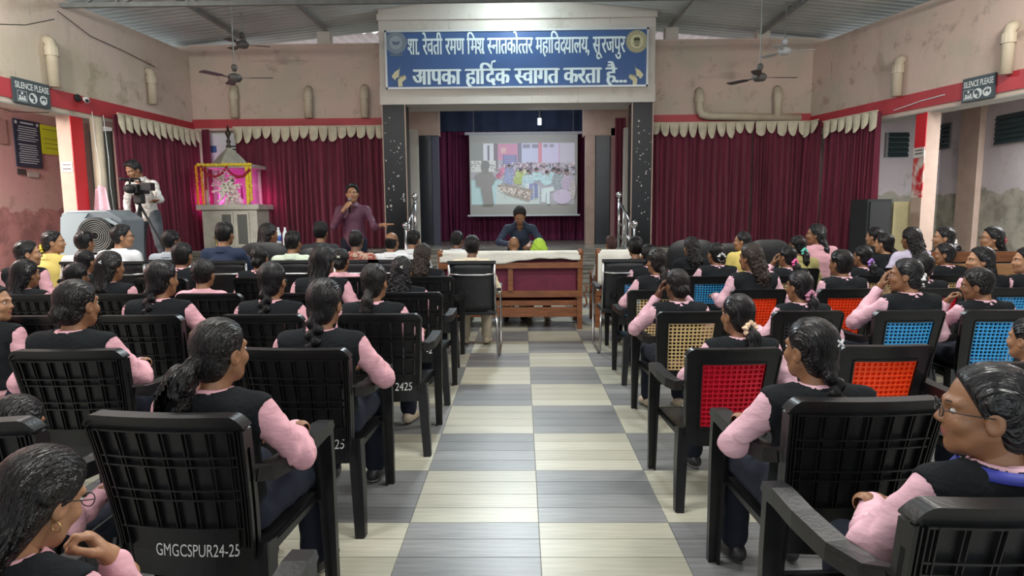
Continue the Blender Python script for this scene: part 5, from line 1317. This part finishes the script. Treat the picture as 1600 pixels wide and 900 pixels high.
def plain(m, t=M_trou): return dict(shirt=m, trousers=t)
OUT = {'uni': UNI, 'uni2': UNI2, 'pink': plain(M_pink), 'white': plain(M_white, M_tan_t), 'cream': plain(M_cream, M_tan_t), 'grey': plain(M_grey), 'navy': plain(M_navy), 'char': plain(M_char), 'plaid': plain(M_plaid), 'purple': plain(M_purple), 'yellow': plain(M_yellow, M_yellow),
       'lilac': plain(M_lilac), 'olive': plain(M_olive, M_olive), 'mint': plain(M_mint, M_mint), 'black': plain(M_vest), 'green': plain(mat('lime_scarf_cloth', (.35, .55, .05), .8, .1, 8, .4, 20)), 'dark': dict(shirt=M_char, vest=M_vest, trousers=M_trou)}

# ------------------------------------------------------------------ the audience
SKINS = {'b': M_skin, 'l': M_skin2, 'd': M_skin3}
HM = {'k': M_hair, 'w': M_hairw, 'n': M_hairb, 'r': M_hairr}
def person(px, top, dback, yaw, hair, outfit, pose, label, skin='b', hm='k', tie=None, pitch=0, roll=0, glasses=False, hs=1.0, rz=0, man=False, lean=0.0, group=None, extra=None, ychair=True, shoes=None, bare=False):
    d = dback+.22 if ychair else dback
    P = at(px, top, d); s = P.z/1.158 if not man else P.z/1.215
    near = d < 3.4
    if abs(yaw) < 50: yaw *= (.45 if not man else .7) if px < 800 else .8
    hs *= .93 if not man else .88
    aL, aR = pose.split('/'); key = '%s/%s/%.2f/%d' % (aL, aR, lean, man)
    J = seated(aL, aR, lean, .075 if man else 0.0)
    if lean: s *= 1.0
    D = build_body(key, J, .0075 if near else .015, .0045 if near else .009, 1.06 if man else 1.0, vest=not man)
    root = empty('person', (P.x, d-.01-lean*s, 0), R_(rz), label, 'person', group, s)
    hc = figure(root, D, key, SKINS[skin], hair, HM[hm] if hair != 'scarf' else OUT['green']['shirt'], OUT[outfit], yaw, pitch, roll, near, FLOWER[tie] if tie else None, glasses, hs, bare, shoes or ((M_shoe, M_sole), (M_sand, M_soled), (M_shoe, M_soled))[int(px*7+top) % 3])
    if extra: extra(root, D, hc)
    return root
def seat_for(px, dback, kind, label, rz=0, text=None, group=None):
    P = at(px, 333+.57*990/dback, dback)
    if kind == 'visitor': return visitor_chair(P.x, dback+.30, rz, label, group)
    return place_chair(P.x, dback+.30, rz, kind, label, group, text, 1.0 if kind == 'slat' else .93)
L1, L2, L3, L4, L5, L6 = 1.77, 2.66, 3.60, 4.60, 5.77, 6.5
R0, R1, R2, R3, R4, R5, R6 = 1.21, 1.90, 2.88, 3.98, 5.12, 6.2, 7.2
def lanyard(root, D, hc):
    J = D['J']; nk = J['nk']; mb = MB(); n = 24
    ring = lambda r, z: [(r*math.cos(2*PI*k/n), nk[1]+.004+r*math.sin(2*PI*k/n), nk[2]+z-(.03 if math.sin(2*PI*k/n) > .5 else 0)) for k in range(n)]
    mb.add(ring(.084, .030)+ring(.100, .006), [(k, (k+1) % n, n+(k+1) % n, n+k) for k in range(n)])
    o = mb.obj('lanyard', mat('blue_ribbon', (.03, .04, .30), .6), root, True); o.modifiers.new('t', 'SOLIDIFY').thickness = .002; o['label'] = 'blue lanyard ribbon around the collar'
def earring(side):
    def fn(root, D, hc):
        mb = MB(); R = .012; mb.tube([(R*math.cos(2*PI*k/14), 0, R*math.sin(2*PI*k/14)) for k in range(15)], .0015, 5, False)
        mb.obj('earring', M_gold, root, True, loc=Vector(hc)+Euler((R_(-24), 0, R_(-9.9)), 'XYZ').to_matrix() @ Vector((side*.073, -.004, -.052)))
    return fn
def paper(root, D, hc):
    w_ = D['J']['wr'][1]; mb = MB(); mb.add([(-.05, 0, 0), (.06, .03, .01), (.05, .02, -.09), (-.03, -.01, -.08)], [(0, 1, 2, 3)])
    o = mb.obj('paper_slip', mat('pink_paper', (.72, .50, .48), .8), None, False); o.parent = root; o.location = (w_[0]-.02, w_[1]-.03, w_[2]+.02); o.modifiers.new('t', 'SOLIDIFY').thickness = .001
# -- left block, nearest rows
seat_for(266, L1, 'slat', 'nearest black slatted armchair, white lettering GMGCSPUR 24-25, left of aisle', -4, ('GMGCSPUR24-25', .035, .27, .042, -.03))
person(338, 490, L1+.02, -38, 'bigpony', 'uni', 'lap/out', 'girl with loose ponytail in the nearest left chair, holding pink paper', hm='w', extra=paper, rz=-6)
seat_for(-90, L1-.05, 'slat', 'black slatted armchair at the bottom left edge, mostly outside the frame', 3, ('PUC', .04, .1, .04, .0))
person(12, 612, 1.62, -25, 'loose', 'uni', 'lap/arms', 'girl at left edge with head bowed and a pink sleeve on the armrest', hm='w', pitch=-14)
person(24, 688, .95, -22, 'loose', 'uni', 'lap/chin2', 'nearest girl at the bottom left corner resting chin on hand', 'l', 'w', extra=earring(1), glasses=True, rz=-8, pitch=-24)
seat_for(-30, .82, 'slat', 'black slatted armchair under the nearest bottom left girl', 0)
seat_for(100, L2, 'slat', 'black slatted armchair, second row, at the left edge of view', 2)
person(116, 432, L2, -30, 'bun', 'uni', 'arms/out', 'girl with a messy low bun in the second row at far left', hm='w')
seat_for(462, L2, 'slat', 'black slatted armchair beside the aisle, second row, lettering 24-25', -2, ('24-25', .132, .105, .046, -.03))
person(503, 430, L2, -14, 'longbraid', 'uni', 'arms/out', 'girl with a sidelong braid, second row, left of the aisle', roll=3, shoes=(M_shoe, M_sole))
person(-14, 440, L3-.3, -78, 'lowpony', 'uni', 'lap/lap', 'girl in profile cut off by the left edge', 'l')
seat_for(42, L3, 'slat', 'black slatted armchair, third row, at the left edge'); 
seat_for(214, L3, 'slat', 'black slatted armchair, third row, second from left', 2)
person(250, 402, L3, -28, 'braid', 'uni', 'lap/out', 'girl with a braid down her vest, third row, second from left')
seat_for(408, L3, 'slat', 'black slatted armchair, third row, middle of the left block')
person(424, 405, L3, -8, 'longbraid', 'uni', 'arms/arms', 'girl with a long plait down her back, third row, middle of left block')
seat_for(592, L3, 'slat', 'black slatted armchair beside the aisle, third row, lettering 2425', 0, ('2425', .12, .10, .05, -.03))
person(583, 408, L3, -26, 'lowpony', 'uni', 'lap/arms', 'girl with tied wavy hair beside the aisle in the left third row', hm='w')
# -- left block, fourth and fifth rows
for px, n in ((42, 'first'), (185, 'second'), (325, 'third'), (460, 'fourth')):
    seat_for(px, L4, 'slat', 'black slatted armchair, fourth row, %s from the left' % n)
seat_for(640, L4, 'slat', 'black slatted armchair beside the aisle, fourth row, lettering -25', 0, ('-25', .14, .07, .05, -.03))
person(38, 403, L4, -35, 'loose', 'uni', 'lap/arms', 'girl with smooth hair down, fourth row, at far left')
person(118, 408, L4, -20, 'lowpony', 'uni', 'lap/lap', 'girl seen as a dark head behind the messy bun girl')
person(170, 390, L4, -38, 'loose', 'uni', 'lap/lap', 'girl with a silver hair clip and pink collar, fourth row', hm='w', tie='silver_hair_clip')
person(317, 403, L4, -8, 'curly', 'pink', 'lap/lap', 'student with short tousled hair and pink collar, fourth row', hm='w')
person(503, 380, L4, -12, 'loose', 'uni', 'arms/arms', 'girl with smooth hair and pink sleeve out, fourth row, right of centre')
person(627, 398, L4, -6, 'curlylong', 'uni', 'lap/out', 'girl with a white clip in long hair, fourth row beside the aisle', tie='pale_hair_clip')
for px, n in ((130, 'second'), (250, 'third'), (405, 'fourth'), (535, 'fifth'), (668, 'last')):
    seat_for(px, L5, 'slat', 'black slatted armchair, fifth row, %s from the left' % n)
person(40, 374, L5, -55, 'bob', 'uni', 'lap/lap', 'girl with bobbed hair facing right, far left fifth row', 'l')
person(132, 388, L5-.1, -15, 'bun', 'uni', 'lap/lap', 'girl with a dark bun in front of the grey party speaker')
person(284, 377, L5, -15, 'bob', 'uni', 'lap/lap', 'girl with straight bobbed hair, fifth row, before the man in grey')
person(405, 382, L5, -5, 'bun', 'uni', 'lap/lap', 'girl with hair in a bun, fifth row, behind the navy suit')
person(532, 386, L5, -18, 'bun', 'pink', 'lap/lap', 'girl with a pale flower clip and pink collar, fifth row', tie='pale_hair_clip')
person(660, 378, L5, -8, 'curlylong', 'dark', 'lap/lap', 'woman with long brown curly hair near the aisle', hm='n')
# -- front adults, left of the aisle
for px, who in ((130, 'the white shirted man at far left'), (190, 'the man in glasses'), (350, 'the man in the navy suit'), (460, 'the pale shirted man'), (556, 'the man in plaid'), (612, 'the balding man')):
    seat_for(px, L6, 'visitor', 'dark leather metal framed chair under %s' % who)
person(80, 358, L6+.3, -62, 'longbraid', 'yellow', 'lap/lap', 'woman in cream and yellow with a yellow hair band facing right', 'l', tie='yellow_hair_band')
person(131, 362, L6, -20, 'short', 'white', 'lap/lap', 'man in white shirt at far left before the party speaker', man=True)
person(188, 352, L6, -62, 'short', 'white', 'lap/lap', 'man in white shirt and glasses looking right', 'l', man=True, glasses=True)
person(266, 360, L6+.2, -40, 'curly', 'grey', 'lap/lap', 'man in grey shirt below the cameraman', 'd', man=True)
seat_for(262, L6+.2, 'visitor', 'dark leather metal framed chair under the man in grey')
person(350, 348, L6, -16, 'short', 'navy', 'arms/chin', 'man in navy suit with brushed back hair before the shrine', man=True)
person(418, 347, L6+.9, -40, 'long', 'purple', 'lap/arms', 'woman in purple top with long loose hair', hm='w', rz=-20)
person(457, 362, L6, -18, 'short', 'mint', 'lap/lap', 'man in pale green white shirt with black hair', man=True)
person(501, 347, L6+1.0, -4, 'short', 'char', 'arms/arms', 'man in charcoal jacket in front of the speaker', 'b', man=True)
person(556, 358, L6, 0, 'crop', 'plaid', 'lap/lap', 'man with cropped hair in red plaid shirt', 'd', man=True)
person(611, 362, L6+.4, -25, 'bald', 'white', 'arms/arms', 'balding man with a dark fringe in a white shirt', man=True)
person(644, 360, L6+1.1, -30, 'short', 'white', 'lap/lap', 'man with black hair and white shirt beyond the balding man', man=True, pitch=-8)
person(737, 368, 6.25, -12, 'curly', 'cream', 'arms/arms', 'curly haired man in cream shirt on the chair behind the sofa', 'd', 'k', man=True)
seat_for(737, 6.25, 'visitor', 'chrome framed black leather chair standing in the aisle before the sofa')
person(713, 361, 8.02, -38, 'curly', 'white', 'lap/lap', 'man in white shirt at the left end of the long sofa', 'd', man=True, ychair=False)
person(803, 369, 8.02, 0, None, 'white', 'lap/lap', 'bald man seated on the long sofa', man=True, ychair=False)
person(842, 371, 8.02, -8, 'scarf', 'green', 'lap/lap', 'woman in a lime green head scarf on the long sofa', ychair=False)
person(956, 369, 8.1, 25, 'short', 'white', 'lap/lap', 'man with reddish hair and white shirt on the short sofa', hm='r', man=True, ychair=False)
# -- right block, nearest rows
seat_for(1350, R1, 'slat', 'black slatted armchair right of the aisle, second nearest', 2, ('GS', .06, .05, .04, .0))
person(1273, 490, R1, 32, 'braid', 'uni2', 'out/arms', 'girl with a plait and silver clip beside the right aisle', tie='silver_hair_clip', hm='k')
seat_for(1600, R0, 'slat', 'black slatted armchair at the bottom right corner', 3)
person(1556, 556, R0, 66, 'lowpony', 'uni2', 'out/arms', 'nearest girl at right in glasses with a blue lanyard', 'b', glasses=True, extra=lanyard)
seat_for(1147, R2, 'red', 'black armchair with a red woven back insert beside the aisle', 3)
person(1156, 455, R2, 28, 'lowpony', 'uni2', 'out/arms', 'girl with a peach flower scrunchie on the red backed chair', tie='peach_flower_scrunchie')
seat_for(1388, R2+.05, 'orange', 'empty black armchair with an orange insert between the nearest right girls', 2)
person(1612, 492, R2-.3, 30, 'lowpony', 'uni2', 'lap/lap', 'girl cut off by the right edge above the nearest one', 'l')
seat_for(1650, R2-.3, 'black', 'plain black armchair cut off by the right edge', 0)
seat_for(1080, R3, 'tan', 'black armchair with a tan woven insert beside the aisle', 3)
person(1060, 417, R3, 26, 'bun', 'uni2', 'face/arms', 'girl with hand on cheek on the tan backed chair', 'd', 'w')
seat_for(1266, R3, 'black', 'black armchair behind the mauve scrunchie girl, third right row', 1)
person(1252, 420, R3, 34, 'lowpony', 'uni2', 'arms/arms', 'girl with a fluffy mauve scrunchie, third right row', tie='mauve_scrunchie')
seat_for(1425, R3, 'blue', 'black armchair with a blue insert under the hand on brow girl', 2)
person(1420, 400, R3, 58, 'bun', 'uni2', 'face/lap', 'girl holding her brow, white scrunchie in a bun', tie='white_scrunchie', hm='k')
seat_for(1572, R3, 'blue', 'black armchair with a blue insert at the right edge, third row', -2)
person(1535, 415, R3, 52, 'curly', 'uni2', 'chin/lap', 'student with short tousled hair leaning on a hand at far right', hm='w', pitch=-8, roll=-8)
# -- right block, fourth row
for px, k, n in ((1024, 'tan', 'tan insert beside the aisle, fourth right row'), (1187, 'orange', 'orange insert under the curly haired girl'), (1325, 'orange', 'orange insert left of the hand on brow girl'), (1470, 'red', 'red insert glimpsed behind the hand on brow girl'), (1590, 'blue', 'blue insert by the right edge, fourth row')):
    seat_for(px, R4, k, 'black armchair with %s' % n, 1)
person(1028, 385, R4, 26, 'lowpony', 'uni2', 'out/arms', 'girl with dark tied hair and elbow out beside the aisle, fourth right row', 'b', 'w')
person(1176, 378, R4, 42, 'curlylong', 'uni2', 'arms/arms', 'girl with long brown wavy hair on an orange backed chair', hm='n')
person(1316, 388, R4, 34, 'bob', 'uni2', 'lap/lap', 'girl with smooth black hair, fourth right row, before the purple scrunchie')
person(1442, 394, R4, 40, 'bob', 'uni2', 'lap/lap', 'girl mostly hidden behind the hand on brow girl')
person(1535, 383, R4, 74, 'long', 'uni2', 'lap/lap', 'girl in profile with long loose hair at far right, fourth row', 'l')
person(1606, 384, R4+.1, 72, 'loose', 'uni2', 'out/lap', 'girl in profile cut by the right edge, fourth row', 'l')
# -- right block, fifth row
for px, k, n in ((1000, 'blue', 'blue insert first beside the aisle, fifth right row'), (1110, 'blue', 'blue insert under the white scrunchie girl, fifth right row'), (1240, 'tan', 'tan insert under the pink scrunchie girl'), (1375, 'tan', 'tan insert under the purple scrunchie girl'), (1485, 'tan', 'tan insert under the girl with her hair down, right')):
    seat_for(px, R5, k, 'black armchair with %s' % n, 1)
person(1014, 379, R5, 20, 'lowpony', 'uni2', 'out/lap', 'girl behind the short haired student beside the right aisle', 'b')
person(1120, 377, R5, 22, 'bun', 'uni2', 'out/lap', 'girl with a grey white scrunchie, fifth right row', tie='grey_white_scrunchie')
person(1232, 382, R5, 40, 'lowpony', 'uni2', 'face/lap', 'girl with a bright pink scrunchie and raised hand', tie='pink_scrunchie')
person(1350, 382, R5, 34, 'lowpony', 'uni2', 'lap/lap', 'girl with a purple scrunchie, fifth right row', tie='purple_scrunchie')
person(1478, 378, R5, 62, 'bob', 'uni2', 'lap/lap', 'girl with her hair down behind the white scrunchie girl, right', 'b')
# -- right block, far rows
for px, n in ((1080, 'girl with wavy hair'), (1250, 'teal hair band girl'), (1378, 'two girls before the loudspeaker'), (1480, 'girl with a white scrunchie near the pillar')):
    seat_for(px, R6-.2, 'black', 'plain black armchair under the %s' % n, 1)
person(993, 371, 6.35, 8, 'short', 'black', 'arms/arms', 'short haired student in black right of the aisle, front', man=True)
seat_for(978, 6.35, 'visitor', 'chrome framed black leather chair right of the aisle')
person(1081, 368, R6-.2, 18, 'curlylong', 'black', 'lap/lap', 'girl with tied wavy hair before the big padded chair', hm='w')
person(1163, 360, R6+.5, 62, 'bun', 'yellow', 'lap/lap', 'girl facing left in a yellow dress, front right', 'l')
person(1248, 366, R6-.2, 30, 'lowpony', 'olive', 'lap/lap', 'girl with a teal hair band and olive scarf', tie='teal_hair_band')
person(1278, 348, R6+.5, 62, 'long', 'pink', 'lap/lap', 'girl with very long straight hair and a pink clip', tie='pink_hair_clip')
person(1369, 353, R6+.75, 45, 'bun', 'black', 'lap/lap', 'girl farther back of the two before the loudspeaker', 'l')
person(1384, 362, R6-.2, 45, 'lowpony', 'black', 'lap/lap', 'girl nearer of the two before the loudspeaker', 'l')
person(1425, 353, R6-.3, 14, 'curlylong', 'lilac', 'arms/arms', 'girl in a pale lilac top with wavy hair', hm='w')
person(1478, 352, R6-.2, 66, 'lowpony', 'black', 'lap/lap', 'girl with a white scrunchie facing left near the right pillar', 'l', tie='white_scrunchie')
person(1553, 352, R6-.4, 70, 'loose', 'black', 'lap/lap', 'girl in glasses with a red scrunchie at far right back', 'l', glasses=True, tie='red_scrunchie')
P = at(1080, 400, 8.1); office_chair(P.x, 8.4, 0, 'big black padded chair with rounded back behind the wavy haired girl', 1.08, .62)
P = at(1198, 400, 8.2); office_chair(P.x, 8.5, 0, 'black padded chair with rounded back beside the girl in yellow', 1.07, .55)
P = at(1138, 400, 8.35); office_chair(P.x, 8.65, 0, 'black padded chair between the two rounded ones at right front', 1.02, .5)
P = at(415, 400, 7.3); office_chair(P.x, 7.6, 0, 'black padded chair under the woman in purple', 1.12, .6)
P = at(500, 400, 7.3); office_chair(P.x, 7.65, 0, 'black padded chair under the man in charcoal jacket', 1.05, .6)
# a low step-side table with a water bottle
P = at(440, 372, 8.6)
t = empty('side_table', (P.x, 8.6, 0), 0, 'small dark table holding water bottles in front of the purple woman', 'table')
MB().b2((-.3, -.2, .98), (.3, .2, 1.01)).obj('table_top', M_wood, t)
for a in (-1, 1):
    for b in (-1, 1): MB().b2((a*.27-.02, b*.17-.02, 0), (a*.27+.02, b*.17+.02, .98)).obj('leg', M_wood, t)
M_bottle = mat('clear_bottle', (.62, .68, .72), .15); M_blabel = mat('blue_bottle_label', (.05, .15, .5), .5)
for dx, lab in ((.0, 'clear water bottle with a blue label by the woman in purple'), (.09, 'clear water bottle without label beside the blue labelled one')):
    b = empty('water_bottle', (P.x+dx-.02, 8.55, 1.01), 0, lab, 'bottle', 'water bottles on the small table')
    MB().lathe([(.03, 0), (.034, .02), (.034, .17), (.015, .215), (.013, .235)], n=12).obj('bottle_body', M_bottle, b, True); MB().lathe([(.015, .235), (.015, .255)], n=10).obj('cap', M_swhite, b)
    if dx == 0: MB().lathe([(.0346, .07), (.0346, .14)], n=12).obj('bottle_label', M_blabel, b, True)

# ------------------------------------------------------------------ standing men
def standing(px, py_head, d, zfloor, J, key, label, outfit, skin, hair, yaw, pitch, rz, hm='k', shoes=None, roll=0, hem=None, fat=0.0, headz=None):
    D = build_body(key, J, .014, .006, 1.05, hem=hem, vest=False, fat=fat)
    P = at(px, py_head, d); off = headz if headz else (0, 0)
    c, s_ = math.cos(R_(rz)), math.sin(R_(rz)); s = (P.z-zfloor)/J['top']
    ox, oy = off[0]*s, off[1]*s
    root = empty('person', (P.x-(c*ox-s_*oy), d-(s_*ox+c*oy), zfloor), R_(rz), label, 'person', None, s)
    figure(root, D, key, SKINS[skin], hair, HM[hm], outfit, yaw, pitch, roll, True, None, shoes=shoes or (M_shoe, M_sole)); return root, D
J = dict(pel=(0, 0, .93), ch=(0, .0, 1.24), nk=(0, .0, 1.42), piv=(0, .01, 1.455), hips=[(-.09, 0, .90), (.09, 0, .90)], knees=[(-.10, .02, .49), (.10, .02, .49)], ankles=[(-.11, -.01, .085), (.11, -.01, .085)], toes=[(-.14, .13, .03), (.14, .13, .03)],
         sh=[(-.18, .0, 1.345), (.18, .0, 1.345)], el=[(-.29, .06, 1.10), (.25, .10, 1.12)], wr=[(-.44, .26, 1.14), (.07, .20, 1.37)], hd=[((-.8, .5, .1), (0, .1, 1), 'open'), ((-.6, -.05, .75), (.45, .75, .3), 'fist')], top=1.70)
sp_, D = standing(550, 287, 9.7, 0, J, 'speaker', 'young man in maroon shirt speaking into a microphone, one arm out', plain(M_maroonsh, M_trou), 'l', 'short', 8, 2, 186, hem=.80)
mc = empty('microphone', (0, 0, 0), 0, 'black hand microphone held at the speaking man\'s mouth', 'microphone')
mb = MB(); mb.tube([(0, 0, -.20), (0, 0, -.02)], [.011, .016], 10); mb.obj('handle', M_black, mc, True); MB().ball((0, 0, .01), .026).obj('mesh_head', M_metalgrey, mc, True)
from mathutils import Matrix as _M
s = sp_.scale[0]; rl = _M.Rotation(sp_.rotation_euler.z, 3, 'Z') @ (Vector((.015, .165, 1.475))*s); mc.location = sp_.location+rl; mc.rotation_euler = (R_(20), R_(8), 0)
# cameraman, head bent over the camera
J = dict(pel=(0, 0, .92), ch=(.0, .06, 1.22), nk=(0, .10, 1.39), piv=(0, .125, 1.42), hips=[(-.09, 0, .89), (.09, 0, .89)], knees=[(-.18, .04, .49), (.13, .02, .49)], ankles=[(-.27, .0, .085), (.15, -.01, .085)], toes=[(-.32, .13, .03), (.17, .13, .03)],
         sh=[(-.175, .08, 1.31), (.175, .08, 1.31)], el=[(-.30, .16, 1.10), (.27, .04, 1.08)], wr=[(-.36, .36, 1.08), (.235, .10, .82)], hd=[((-.6, .7, .1), (0, .1, 1), 'open'), ((.0, .2, -1), (1, 0, .1), 'relax')], top=1.62)
cm, D = standing(225, 254, 9.45, .5, J, 'cameraman', 'cameraman in white shirt and grey jeans bending over a tripod camera', plain(mat('white_marked_shirt', (.66, .66, .64), .85, 0, 22, .2, 14, col2=(.45, .43, .40)), M_jean), 'b', 'short', -18, -26, 176, shoes=(M_sand, M_sole), hem=.80)
tp = at(217, 300, 8.95); t = empty('video_camera_tripod', (tp.x, 8.95, .5), 0, 'black video camera on a tripod in front of the cameraman', 'camera')
zc_ = at(217, 296, 8.95).z-.5
bevel(MB().b2((-.08, -.16, zc_-.06), (.07, .16, zc_+.07)).obj('camera_body', M_black, t), .015)
o = MB(); o.tube([(.0, -.16, zc_), (.0, -.26, zc_)], [.05, .058], 14); o.obj('lens', M_black, t, True)
bevel(MB().b2((.08, -.12, zc_-.02), (.24, .0, zc_+.09)).obj('monitor', M_leather, t), .01); MB().tube([(-.06, -.1, zc_+.07), (-.05, -.1, zc_+.15), (-.05, .12, zc_+.15), (-.05, .14, zc_+.07)], .014, 8).obj('handle', M_black, t, True); MB().tube([(-.13, -.2, zc_+.14), (-.1, .05, zc_+.12)], .02, 8).obj('shotgun_microphone', M_black, t, True)
bevel(MB().b2((-.06, -.06, zc_-.2), (.06, .06, zc_-.06)).obj('fluid_head', M_black, t), .02); MB().tube([(.05, .05, zc_-.12), (-.22, .3, zc_-.2)], .011, 8).obj('pan_handle', M_black, t, True); MB().tube([(0, 0, zc_-.2), (0, 0, zc_-.5)], .02, 8).obj('column', M_black, t, True)
for k in range(3):
    a = k*2*PI/3+.5; MB().tube([(0, 0, zc_-.22), (.22*math.cos(a), .22*math.sin(a), zc_*.45), (.40*math.cos(a), .40*math.sin(a), .015)], [.018, .014, .012], 8).obj('leg', M_black, t, True)
MB().tube([(-.2, 0, .28), (.3, 0, .26)], .008, 6).obj('spreader', M_metalgrey, t)
# man bending towards the people on the sofa
J = dict(pel=(0, -.10, .92), ch=(0, .16, 1.16), nk=(0, .33, 1.30), piv=(0, .355, 1.325), hips=[(-.09, -.10, .89), (.09, -.10, .89)], knees=[(-.10, -.02, .49), (.10, -.02, .49)], ankles=[(-.12, -.05, .085), (.12, -.05, .085)], toes=[(-.14, .09, .03), (.14, .09, .03)],
         sh=[(-.18, .24, 1.205), (.18, .24, 1.205)], el=[(-.31, .30, 1.01), (.31, .30, 1.01)], wr=[(-.14, .50, .99), (.14, .50, .99)], hd=[((.3, .8, -.3), (0, .3, 1), 'relax'), ((-.3, .8, -.3), (0, .3, 1), 'relax')], top=1.47)
bm_, D = standing(812, 328, 9.05, 0, J, 'bending', 'man in dark navy shirt bending forward over the long sofa', plain(mat('dark_navy_shirt', (.022, .035, .065), .8, .1, 6, .3, 14), M_trou), 'b', 'curly', 0, -38, 180, hem=.80, headz=(0, .40))
